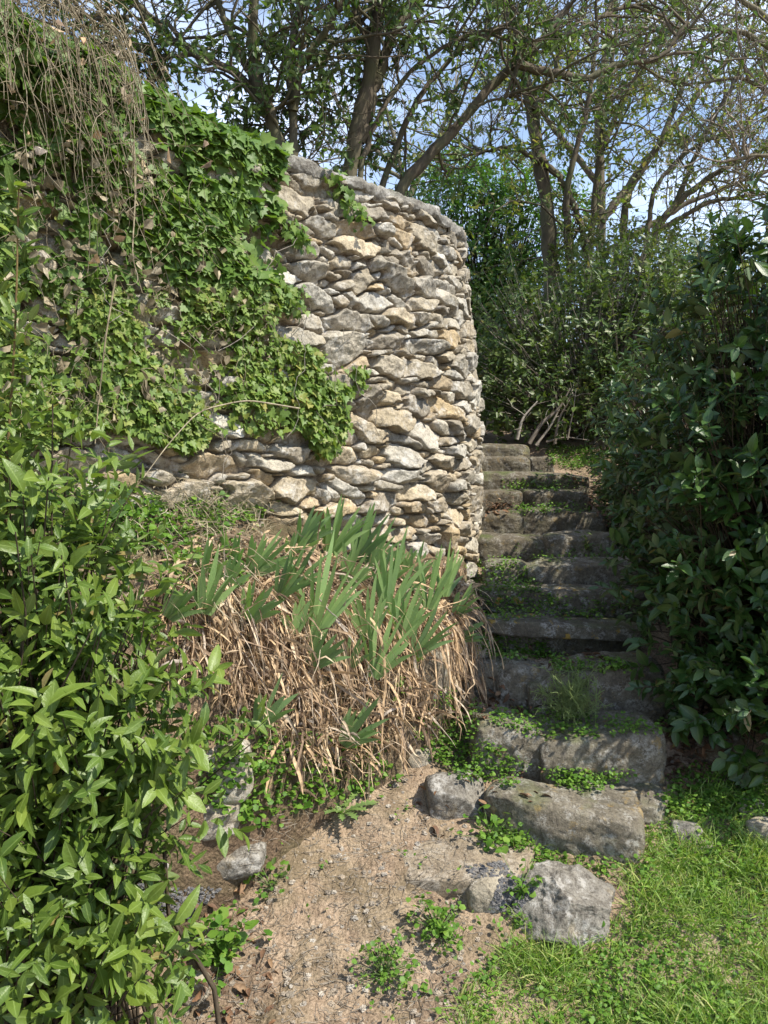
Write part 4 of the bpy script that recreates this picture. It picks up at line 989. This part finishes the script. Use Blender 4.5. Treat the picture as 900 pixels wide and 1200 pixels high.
# ------------------------------------------------------------------ plants on the bank: dead iris leaves, straw, weeds
DEADP = [(195, 690), (235, 640), (300, 640), (420, 660), (540, 690), (555, 740), (545, 790), (520, 830), (470, 860), (400, 900), (330, 880), (290, 830), (230, 790), (190, 760)]
def crown_points(n, t0, t1, s0, s1):
    global CID
    nc = 46; ct = rng.uniform(t0, t1, nc); CID = rng.integers(0, nc, n); t = np.clip(ct[CID] + .07 * rng.standard_normal(n), t0, t1)
    loose = rng.random(n) < .25; t = np.where(loose, rng.uniform(t0, t1, n), t); s_ = rng.uniform(s0, s1, n); ti = np.clip((t / (len(SEC) - 1) * 329), 0, 329).astype(int)
    c = Cp_[ti]; wv = Wp[ti]; P = c * (1 - s_)[:, None] + wv * s_[:, None]; return P, out_[ti], ti
def hanging(n, t0, t1, s0, s1, L0, L1, W0, W1, forward=.5, curl=.2, npts=14, grav=.35, stop=None):
    P, o_, ti = crown_points(n, t0, t1, s0, s1)
    P[:, 2] += .01 + .02 * rng.random(n)
    cd = .55 * rng.standard_normal((46, 3)) * np.array([1, .6, .5]); cl = rng.uniform(.45, 1.15, 46)
    d = norm(o_ * forward + np.array([0, 0, .1]) + cd[CID] + .38 * rng.standard_normal((n, 3))); L = rng.uniform(L0, L1, n) * cl[CID]; pts = [P]
    sway = cd[CID] * .10 * np.array([1, 1, 0])
    for j in range(npts - 1):
        kink = (rng.random((n, 1)) < .10) * 1.0; d = norm(d + sway + np.array([0, 0, -grav]) + (curl * .38 + kink * .75) * rng.standard_normal((n, 3)) * np.array([1, 1, .6])); q = pts[-1] + d * (L / (npts - 1))[:, None]
        # push out of the bank face
        dist = np.sum((q - Cp_[ti]) * o_, 1); frac = np.clip((Cp_[ti, 2] - q[:, 2]) / np.maximum(Cp_[ti, 2] - Bp[ti, 2], .1), 0, 1)
        face = (np.sum((Bp[ti] - Cp_[ti]) * o_, 1) + .04) * (1 - (1 - frac) ** 1.6) + .03
        need = np.where(q[:, 2] < Cp_[ti, 2] + .03, face - dist, 0); q = q + o_ * np.clip(need, 0, .12)[:, None] + 0
        # on top stay above surface
        topz = Cp_[ti, 2] + (Wp[ti, 2] - Cp_[ti, 2]) * np.clip(-dist / .4, 0, 1) + .015
        q[:, 2] = np.where((dist < .0), np.maximum(q[:, 2], topz), q[:, 2])
        pts.append(q)
    C = np.stack(pts, 1); sd = norm(np.cross(np.gradient(C, axis=1), rand_dir(n)[:, None, :] + 0 * C))
    tw = np.cumsum(.35 * rng.standard_normal((n, npts)), 1)[..., None]; Nn = np.cross(sd, norm(np.gradient(C, axis=1))); sd = sd * np.cos(tw) + Nn * np.sin(tw)
    prof_ = np.interp(np.linspace(0, 1, npts), [0, .2, .7, 1], [.6, 1, .8, .1])
    W = prof_[None] * rng.uniform(W0, W1, n)[:, None]
    return C, sd, W
db = Bag()
def tdens(n): return None
for (n, a, kw) in [(420, (3.0, 7.3, -.04, .10, .12, .42, .004, .016), dict(forward=.5, curl=.42, grav=.42)), (300, (3.2, 7.2, -.02, .10, .3, .62, .003, .011), dict(forward=.45, curl=.34, grav=.5)),
                   (420, (3.0, 7.4, .05, .6, .06, .18, .005, .014), dict(forward=.3, grav=.6, curl=.45)), (130, (3.5, 7.0, -.05, .3, .12, .3, .010, .022), dict(forward=.5, curl=.4, grav=.4)),
                   (130, (7.0, 7.9, -.05, .3, .10, .28, .004, .010), dict(forward=.6, curl=.3))]:
    C, sd, W = hanging(n, *a, **kw); v, f, aa = ribbons(C, sd, W, fold=.35, rnd=np.clip(.10 + .55 * rng.random(n) + .4 * rng.random(46)[CID], 0, 1)); db.add(v, f, aa)
C, sd, W = hanging(520, 3.2, 7.3, -.05, .1, .2, .68, .0012, .0035, forward=.5, curl=.36, grav=.45); db.add(*ribbons(C, sd, W, fold=0))
# dead leaves lying against the face, pointing every way
P, Nn = scatter_px(DEADP, 2600, BB); n = len(P); Nn = np.where((Nn @ np.array([0, -1, .5]))[:, None] < 0, -Nn, Nn)
d = norm(rng.standard_normal((n, 3)) * np.array([.9, .5, .8]) + np.array([.05, -.3, -.25])); pts = [P + Nn * rng.uniform(.005, .05, n)[:, None]]; L = rng.uniform(.06, .22, n)
for j in range(9): d = norm(d + (.10 + .6 * (rng.random((n, 1)) < .1)) * rng.standard_normal((n, 3)) + np.array([0, 0, -.12])); pts.append(pts[-1] + d * (L / 9)[:, None])
C = np.stack(pts, 1); W = np.interp(np.linspace(0, 1, 10), [0, .3, .8, 1], [.5, 1, .7, .1])[None] * (.003 + .014 * rng.random(n) ** 2)[:, None]
db.add(*ribbons(C, norm(np.cross(np.gradient(C, axis=1), rand_dir(n)[:, None] + 0 * C) + 1e-6), W, fold=.5))
o = put("dead_iris_leaves", db.mesh("dead_iris_leaves", M['dead'])); tag(o, "mat of brown dried iris leaves spilling over the bank edge", "dead leaves", kind='stuff')
# straw on the upper left of the bank
db = Bag(); C, sd, W = hanging(1500, 1.6, 4.1, -.1, 1.0, .08, .28, .0015, .004, forward=.3, grav=.16, curl=.28); db.add(*ribbons(C, sd, W, fold=0))
o = put("dry_grass", db.mesh("dry_grass", M['straw'])); tag(o, "dry yellowish grass tangled on the bank below the ivy", "dry grass", kind='stuff')
# small green leaves among straw
def ground_cover(name, label, sets, mat, size=(.010, .022), lift=(.004, .05), tpl=None):
    bg_ = Bag()
    for P, Nn in sets:
        n = len(P)
        if n == 0: continue
        k = 4; P = np.repeat(P, k, 0); Nn = np.repeat(Nn, k, 0); n = len(P)
        Q_ = P + np.array([1, 1, 0]) * .014 * rng.standard_normal((n, 3)) + np.array([0, 0, 1.0]) * rng.uniform(*lift, n)[:, None] ** 1.0
        D = rand_dir(n) * np.array([1, 1, .35]); Nr = np.array([0, 0, 1.0]) + .42 * rng.standard_normal((n, 3))
        bg_.add(*leaves(tpl or tmpl_round(), Q_, D, Nr, rng.uniform(*size, n), .15, .1))
    o = put(name, bg_.mesh(name, M[mat])); return tag(o, label, "ground cover", kind='stuff')
sets = [scatter_px([(60, 480), (250, 520), (330, 600), (260, 640), (120, 660), (60, 620)], 900, BB), scatter_px([(230, 850), (340, 870), (450, 870), (470, 930), (380, 950), (300, 980), (240, 960)], 420, GB),
        scatter_px([(195, 660), (280, 640), (300, 760), (220, 760)], 200, BB)]
ground_cover("bank_weeds", "low green weeds creeping over the earth bank", sets, 'clover', (.010, .026), (.005, .06))

# lawn
def pnz(sc, seed, lo, hi):
    return lambda P: np.clip((fbm(np.asarray(P).reshape(-1, 3) * sc, 3, seed) * .5 + .5 - lo) / (hi - lo), 0, 1)
LAWN = [(535, 1230), (548, 1150), (600, 1108), (620, 1095), (740, 1075), (735, 1000), (770, 960), (790, 935), (850, 925), (920, 900), (940, 1230)]
L2 = [(570, 1040), (600, 1000), (560, 960), (600, 960), (640, 995), (740, 990), (735, 1040), (600, 1090)]
sx = scatter_xy(.15, 1.6, 1.4, 3.4, 60000, LAWN, pnz(2.5, 131, .12, .36))
sx2 = scatter_xy(.15, 1.2, 2.0, 3.0, 9000, L2, pnz(3, 132, .25, .5))
gbag = Bag(); 
P = np.concatenate([sx[0], sx2[0]]); n = min(len(P), 48000); P = P[:n]
P = np.repeat(P, 2, 0) + np.array([1, 1, 0]) * .012 * rng.standard_normal((2 * n, 3)); n = len(P)
tuft = np.clip(fbm(P * 6, 3, 151) * 1.6 + .5, .12, 1.3); ln = .015 + .095 * rng.random(n) ** 1.5 * tuft; d = norm(np.array([0, 0, 1.0]) + .45 * rng.standard_normal((n, 3))); pts = [P - np.array([0, 0, .005])]
lean = rng.standard_normal((n, 3)) * .35 * np.array([1, 1, .2])
for j in range(3): d = norm(d + lean + np.array([0, 0, -.12])); pts.append(pts[-1] + d * (ln / 3)[:, None])
C = np.stack(pts, 1); W = np.array([1, .9, .6, .08])[None] * rng.uniform(.0022, .005, n)[:, None]
gbag.add(*ribbons(C, norm(np.cross(d, rand_dir(n))), W, fold=.2))
o = put("grass", gbag.mesh("grass", M['grass'])); tag(o, "bright green grass at the foot of the steps", "grass", kind='stuff')
def lens_(P): return np.ones(len(P))
sets = [scatter_xy(.15, 1.6, 1.4, 3.4, 9000, LAWN, pnz(3.5, 141, .33, .55)), scatter_xy(.15, 1.2, 2.0, 3.1, 5000, L2, pnz(3, 132, .3, .55)),
        scatter_px([(330, 940), (470, 920), (560, 1000), (560, 1200), (240, 1200), (260, 1050)], 16, GB), scatter_px([(400, 1120), (560, 1060), (600, 1110), (550, 1200), (430, 1200)], 30, GB),
        scatter_px([(485, 860), (520, 810), (560, 830), (560, 870), (620, 900), (600, 925), (540, 915), (500, 890)], 520, GB),
        scatter_px([(770, 950), (800, 905), (900, 890), (900, 960), (820, 960)], 500, GB),
        scatter_px([(545, 660), (600, 655), (650, 705), (640, 728), (570, 728), (545, 700)], 450, GB), scatter_px([(640, 700), (750, 712), (750, 728), (640, 726)], 160, GB),
        scatter_px([(560, 745), (630, 750), (660, 775), (560, 772)], 260, GB), scatter_px([(640, 525), (690, 525), (705, 545), (670, 552), (645, 545)], 420, GB), scatter_px([(690, 525), (745, 525), (740, 650), (695, 600)], 260, GB),
        scatter_px([(600, 592), (690, 592), (690, 604), (600, 604)], 90, GB), scatter_px([(620, 560), (690, 560), (680, 578), (625, 578)], 70, GB), scatter_px([(590, 565), (640, 568), (640, 576), (590, 576)], 60, GB),
        scatter_px([(580, 835), (680, 840), (780, 850), (780, 860), (640, 868), (570, 850)], 200, GB), scatter_px([(640, 905), (740, 910), (700, 930), (650, 925)], 160, GB),
        scatter_px([(600, 640), (720, 650), (720, 660), (600, 658)], 50, GB), scatter_px([(645, 776), (760, 776), (740, 790), (650, 790)], 120, GB)]
ground_cover("clover", "clover and chickweed spreading through grass and over the treads", sets, 'clover', (.007, .017), (.004, .034))

# distinct weeds
def weed(name, label, px, py, n, r, leafsize, mat='clover', h=.08, tpl=None, tree=GB, cat="weed"):
    P0, _ = cast(px, py, tree)
    root = empty(name, P0, label, cat)
    D = rand_dir(n, .3) * np.array([1.25, 1.25, 1]); D[:, 2] = np.abs(D[:, 2]) + .15; L = rng.random(n) ** .7 * 1.15 * r * (1 + .35 * np.sin(np.arctan2(D[:, 1], D[:, 0]) * 3 + px))
    tip = P0 + D * L[:, None] * np.array([1, 1, h / r]); s_ = np.linspace(0, 1, 5)[None, :, None]
    C = P0[None, None] * (1 - s_) + tip[:, None] * s_ + np.array([0, 0, .25]) * (s_ * (1 - s_)) * r
    b = Bag(); b.add(*tubes(C, np.full((n, 5), .0011), 3)); part("stems", b, M[mat], root)
    k = 4; T_ = np.repeat(tip, k, 0) + .012 * rng.standard_normal((n * k, 3)); b = Bag()
    b.add(*leaves(tpl or tmpl_round(), T_, rand_dir(n * k) * np.array([1, 1, .4]), np.array([0, 0, 1.0]) + .45 * rng.standard_normal((n * k, 3)), leafsize * (.3 + .8 * rng.random(n * k) ** 1.4), .15, .2))
    part("leaves", b, M[mat], root); return root
weed("weed", "round leaved weed clump in the dirt just left of the boulder", 515, 1094, 60, .07, .024)
weed("weed", "smaller lobed weed clump on the dirt near the bottom edge", 450, 1145, 70, .075, .017)
weed("weed", "broad leaved pale green weed beside the laurel on the dirt", 258, 1125, 44, .085, .040, h=.13)
weed("weed", "little weed sprouting at the foot of the grey bank rock", 318, 1040, 16, .05, .026)
weed("weed", "tiny weed between laurel and yellowish stone", 215, 1160, 14, .05, .028)
weed("weed", "leafy weed in front of the lowest step stone", 575, 985, 40, .09, .026)
weed("weed", "upright weed between the boulder and the half buried rock", 610, 1045, 30, .07, .022)
weed("weed", "dark leafy weed on the tread of the tenth step", 642, 572, 26, .12, .05, 'laurel_dark', .12, tmpl_laurel(.3))
weed("weed", "brown leaved seedling on the ninth step beside the wall", 580, 596, 20, .10, .04, 'litter', .07, tmpl_laurel(.4))
weed("weed", "young laurel seedling in front of the seventh step", 692, 645, 12, .09, .05, 'laurel', .12, tmpl_laurel(.4))
# thistle rosette
P0, _ = cast(400, 958, GB); root = empty("thistle", P0 + np.array([0, 0, .0]), "spiny lobed thistle rosette at the foot of the bank", "weed")
b = Bag(); n = 16; az = np.arange(n) * 2.4; 
D = np.stack([np.cos(az), np.sin(az) * .9, .55 + .5 * rng.random(n)], 1); D = norm(D); L = rng.uniform(.11, .17, n); s_ = np.linspace(0, 1, 22)
C = P0 + D[:, None] * (L[:, None] * s_[None])[..., None] + np.array([0, 0, -1.0]) * (.35 * L[:, None] * s_[None] ** 2)[..., None] + np.array([0, 0, .01])
W = (np.interp(s_, [0, .3, .8, 1], [.15, .7, 1, .1]) * (.62 + .38 * np.cos(s_ * 2 * math.pi * 7)))[None] * rng.uniform(.036, .05, n)[:, None]
b.add(*ribbons(C, norm(np.cross(D, [0, 0, 1.0])), W, fold=.25)); part("leaves", b, M['clover'], root)
# feathery weed before the third step
P0, _ = cast(672, 842, GB); root = empty("fennel_weed", P0, "soft feathery dark green weed in front of the third step", "weed")
b = Bag(); st0 = np.repeat((P0 + np.array([0, 0, 0]))[None], 2, 0)[None].repeat(26, 0) + .03 * rng.standard_normal((26, 1, 3)) * np.array([1, 1, 0])
st0[:, 1] += np.stack([.09 * rng.standard_normal(26), .05 * rng.standard_normal(26), rng.uniform(.06, .17, 26)], 1)
c1, _ = grow(st0, 10, .06, 5, 1.0, .2, .3, .1); c2, _ = grow(c1, 5, .026, 4, 1.0, .1, .3, .1)
for c, r_ in ((st0, .0018), (c1, .0012), (c2, .0011)): b.add(*tubes(c, np.full(c.shape[:2], r_), 3))
part("fronds", b, M['laurel'], root)

# ------------------------------------------------------------------ iris fans
extra_fans = [(250, 712), (285, 700), (318, 662), (345, 690), (385, 700), (420, 720), (445, 735), (470, 745), (500, 735), (525, 730), (405, 668), (470, 672), (502, 678), (275, 668), (395, 755), (440, 785), (500, 785), (345, 655), (300, 745)]
SKIP = {6, 9, 14, 18, 1, 8, 4, 2, 5, 12, 16}
NEARW = ["beside the leftmost tall one", "in the dry grass left of centre", "under the wide leaning one", "before the dark pair", "in front of the bright middle clump", "below the bright middle clump", "on the bank lip at the centre", "on the bank lip right of centre",
         "on the bank lip toward the steps", "on the bank lip nearest the steps", "wedged between the two tallest", "behind the upright fan by the wall", "behind the slender fan by the wall", "half hidden in straw at far left", "sunk in dead leaves under the centre", "low in the dead leaves right of centre", "low in the dead leaves toward the steps", "close under the wall foot at left", "low in the dead leaves at left"]
fans = [ # base px, top px, blades, label
 (355, 640, 376, 594, 7, "dark iris fan nearest the wall at the back left"),
 (389, 650, 412, 586, 9, "tallest bright iris fan in the middle against the wall foot"),
 (420, 655, 440, 596, 8, "broad iris fan just right of the tallest one"),
 (436, 664, 458, 616, 6, "short iris fan overlapping the broad one on its right"),
 (371, 742, 398, 645, 6, "long pale iris fan standing in front of the tall ones"),
 (333, 695, 348, 652, 4, "small dark iris fan between two pale clumps"),
 (300, 674, 336, 626, 8, "wide pale iris fan leaning right near the dry grass"),
 (240, 684, 250, 634, 5, "leftmost standing iris fan in the dry grass"),
 (212, 718, 230, 686, 4, "low iris fan at the left end, above the laurel tips"),
 (455, 712, 474, 632, 7, "upright iris fan right of centre above the dead leaves"),
 (482, 690, 492, 636, 6, "iris fan behind the upright one, toward the steps"),
 (500, 708, 510, 648, 6, "slender iris fan third from the steps"),
 (519, 694, 528, 640, 6, "tall iris fan next to last before the steps"),
 (535, 714, 558, 686, 5, "rightmost iris fan drooping over the first clover"),
 (487, 760, 518, 712, 5, "iris fan leaning right over the hanging dead leaves"),
 (433, 742, 434, 682, 4, "pale iris fan in the centre of the bank edge"),
 (371, 774, 398, 742, 4, "dark low iris fan halfway down the dead leaves"),
 (407, 862, 442, 826, 6, "lowest iris fan above the thistle"),
 (313, 838, 330, 800, 2, "single dark iris shoot in the lower dead leaves"),
 (411, 772, 418, 740, 3, "tiny iris fan below the centre clump"),
 (350, 735, 352, 700, 3, "small iris fan left of the long pale one"),
 (465, 735, 478, 690, 4, "narrow iris fan under the upright one"),
 (448, 690, 462, 640, 6, "pale iris fan behind the upright one near the centre"),
 (405, 690, 424, 640, 6, "iris fan between the long pale one and the broad one"),
 (300, 720, 318, 680, 4, "iris fan half sunk in dead leaves under the wide leaning one"),
 (268, 690, 280, 650, 4, "iris fan right beside the leftmost standing one"),
 (540, 745, 572, 735, 3, "arching iris blades hanging right over the buff stone"),
 (130, 612, 150, 572, 5, "iris like fan in the weeds behind the laurel"),
]
for i_, ((x_, y_), w_) in enumerate(zip(extra_fans, NEARW)):
    if i_ in SKIP: continue
    fans.append((x_, y_, x_ + rng.uniform(-8, 34), y_ - rng.uniform(30, 66), int(rng.integers(3, 6)), ("small pale iris fan " if (x_ + y_) % 2 else "small iris fan ") + w_))
for fi_, (bx, by, tx, ty, nb, lab) in enumerate(fans):
    P0, _ = cast(bx, by, BB)
    if P0 is None: continue
    P0 = P0 + np.array([0, -.03 - (.075 if by > 690 else 0), .02]); Y = P0[1]; T0 = at(tx, ty, Y - .02); ax_ = T0 - P0; Lf = np.linalg.norm(ax_) * 1.3; ax_ = norm(ax_)
    az = rng.uniform(-.7, .7); fanp = np.array([math.cos(az), math.sin(az), 0]); fanp = norm(fanp - ax_ * (fanp @ ax_)); nrm = np.cross(ax_, fanp)
    b = Bag(); nb = nb + 4; q_ = np.linspace(-1, 1, nb) + .12 * rng.standard_normal(nb); ln = Lf * (1 - .35 * np.abs(q_)) * rng.uniform(.8, 1.1, nb); s_ = np.linspace(0, 1, 9)
    D = norm(ax_[None] + fanp[None] * (q_ * .42)[:, None] + nrm[None] * .10 * rng.standard_normal((nb, 1)))
    C = (P0 - ax_ * .02)[None, None] + D[:, None] * (ln[:, None] * s_)[..., None] + (fanp * .016)[None, None] * q_[:, None, None] \
        + (fanp[None] * (q_ * .10 + .03 * rng.standard_normal(nb))[:, None])[:, None] * (ln[:, None] * s_ ** 2)[..., None] + np.array([0, 0, -1.0]) * (np.abs(q_)[:, None] * .14 * ln[:, None] * s_ ** 3)[..., None]
    W = np.interp(s_, [0, .15, .55, .85, 1], [.75, .95, 1, .6, .03])[None] * rng.uniform(.014, .024, nb)[:, None]
    sd = norm(fanp[None] + .25 * rng.standard_normal((nb, 3)))
    b.add(*ribbons(C, sd, W, fold=.10, rnd=np.clip(.5 + .28 * rng.standard_normal(nb) - (.35 if 'dark' in lab or 'lowest' in lab else 0) + (.25 if 'pale' in lab or 'bright' in lab else 0), 0, 1)))
    single("iris_fan", b, M['iris'], lab, "iris", "iris fans growing on the bank")
# pennywort rosettes hanging in the dead leaves
for (x, y, lab) in [(487, 768, "small round green pennywort among dead leaves at the top"), (470, 800, "second pennywort plant lower among the dead leaves")]:
    h, _ = cast(x, y, BB)
    if h is None: continue
    n = 14; P = h + np.array([0, -.05, 0]) + .022 * rng.standard_normal((n, 3)); b = Bag(); b.add(*leaves(tmpl_round(), P, rand_dir(n), np.tile([.2, -.9, .6], (n, 1)) + .3 * rng.standard_normal((n, 3)), rng.uniform(.016, .03, n), .1, .1, .8 + .2 * rng.random(n)))
    root = empty("pennywort", h, lab, "weed"); part("leaves", b, M['clover'], root)
    b = Bag(); s_ = np.linspace(0, 1, 4)[None, :, None]; b.add(*tubes(h * (1 - s_) + P[:, None] * s_, np.full((n, 4), .001), 3)); part("stems", b, M['clover'], root)

# ------------------------------------------------------------------ pebbles, gravel, litter
V5, F5 = CG[5]; V5 = norm(V5)
def pebbles(name, label, P, smin, smax, mat='gravel', rn=None, pw=2.5):
    n = len(P); s_ = smin + (smax - smin) * rng.random(n) ** pw
    sc3 = s_[:, None] * rng.uniform(.6, 1.3, (n, 3)) * np.array([1, 1, .65]); V = V5[None] * sc3[:, None] * (1 + .22 * rng.standard_normal((n, len(V5), 1)))
    a = rng.uniform(0, 6.28, n); c, s2 = np.cos(a), np.sin(a); X = V[..., 0] * c[:, None] - V[..., 1] * s2[:, None]; Yy = V[..., 0] * s2[:, None] + V[..., 1] * c[:, None]
    V = np.stack([X, Yy, V[..., 2]], -1) + P[:, None]; F = (np.arange(n)[:, None, None] * len(V5) + F5[None]).reshape(-1, 4)
    A = np.zeros((n, len(V5), 3)); A[..., 2] = (rng.random(n) if rn is None else rn)[:, None]
    b = Bag(); b.add(V, F, A); o = put(name, b.mesh(name, M[mat], False)); return tag(o, label, "pebbles", kind='stuff')
P1, _ = scatter_xy(-.75, 1.2, 1.7, 3.0, 4200, [(200, 1220), (215, 1040), (330, 960), (470, 900), (620, 1000), (600, 1100), (545, 1220)])
P2, _ = scatter_xy(.2, 1.2, 2.6, 3.6, 700)
pebbles("pebbles", "small stones and crumbs of earth strewn on the dirt path", np.concatenate([P1, P2]), .0012, .011, rn=.5 + .5 * rng.random(len(P1) + len(P2)))
P1, _ = scatter_px([(585, 1030), (612, 1025), (625, 1045), (600, 1075), (575, 1060)], 500); P2, _ = scatter_px([(160, 1035), (215, 1040), (260, 1040), (225, 1075), (170, 1080)], 500); P3_, _ = scatter_px([(545, 1015), (590, 1010), (600, 1025), (550, 1030)], 160)
pebbles("gravel", "bluish grey gravel between the rocks", np.concatenate([P1, P2, P3_]), .003, .007, rn=.35 * rng.random(len(P1) + len(P2) + len(P3_)), pw=1)
sets = [scatter_px([(780, 830), (860, 850), (850, 900), (790, 960), (785, 880)], 420), scatter_px([(540, 780), (640, 830), (560, 850), (520, 830)], 120), scatter_px([(650, 530), (740, 520), (735, 640), (690, 600)], 420), scatter_px([(470, 900), (640, 900), (650, 930), (500, 1000)], 40),
        scatter_px([(570, 590), (600, 590), (600, 604), (570, 604)], 30), scatter_px([(200, 1060), (300, 1020), (330, 1200), (200, 1200)], 130), scatter_px([(565, 745), (740, 770), (740, 790), (600, 775)], 90)]
b = Bag(); P = np.concatenate([s_[0] for s_ in sets]); n = len(P)
b.add(*leaves(tmpl_laurel(.45), P + np.array([0, 0, .006]), rand_dir(n) * np.array([1, 1, .25]), np.array([0, 0, 1.0]) + .4 * rng.standard_normal((n, 3)), rng.uniform(.015, .05, n), .3, .3))
tag(put("leaf_litter", b.mesh("leaf_litter", M['litter'])), "dead brown leaves lying under the laurel and on the treads", "dead leaves", kind='stuff')
# twigs and root fibres on the ground
n = 1100; P, _ = scatter_px([(300, 960), (480, 930), (560, 1010), (540, 1200), (220, 1200), (260, 1050)], n); n = len(P); d = rand_dir(n) * np.array([1, 1, .12]); pts = [P + np.array([0, 0, .004])]
for j in range(4): d = norm(d + .3 * rng.standard_normal((n, 3)) * np.array([1, 1, .1])); pts.append(pts[-1] + d * .012)
b = Bag(); b.add(*tubes(np.stack(pts, 1), np.full((n, 5), .0009), 3)); tag(put("fallen_twigs", b.mesh("fallen_twigs", M['twig'])), "short dry twigs scattered over the dirt path", "twigs", kind='stuff')
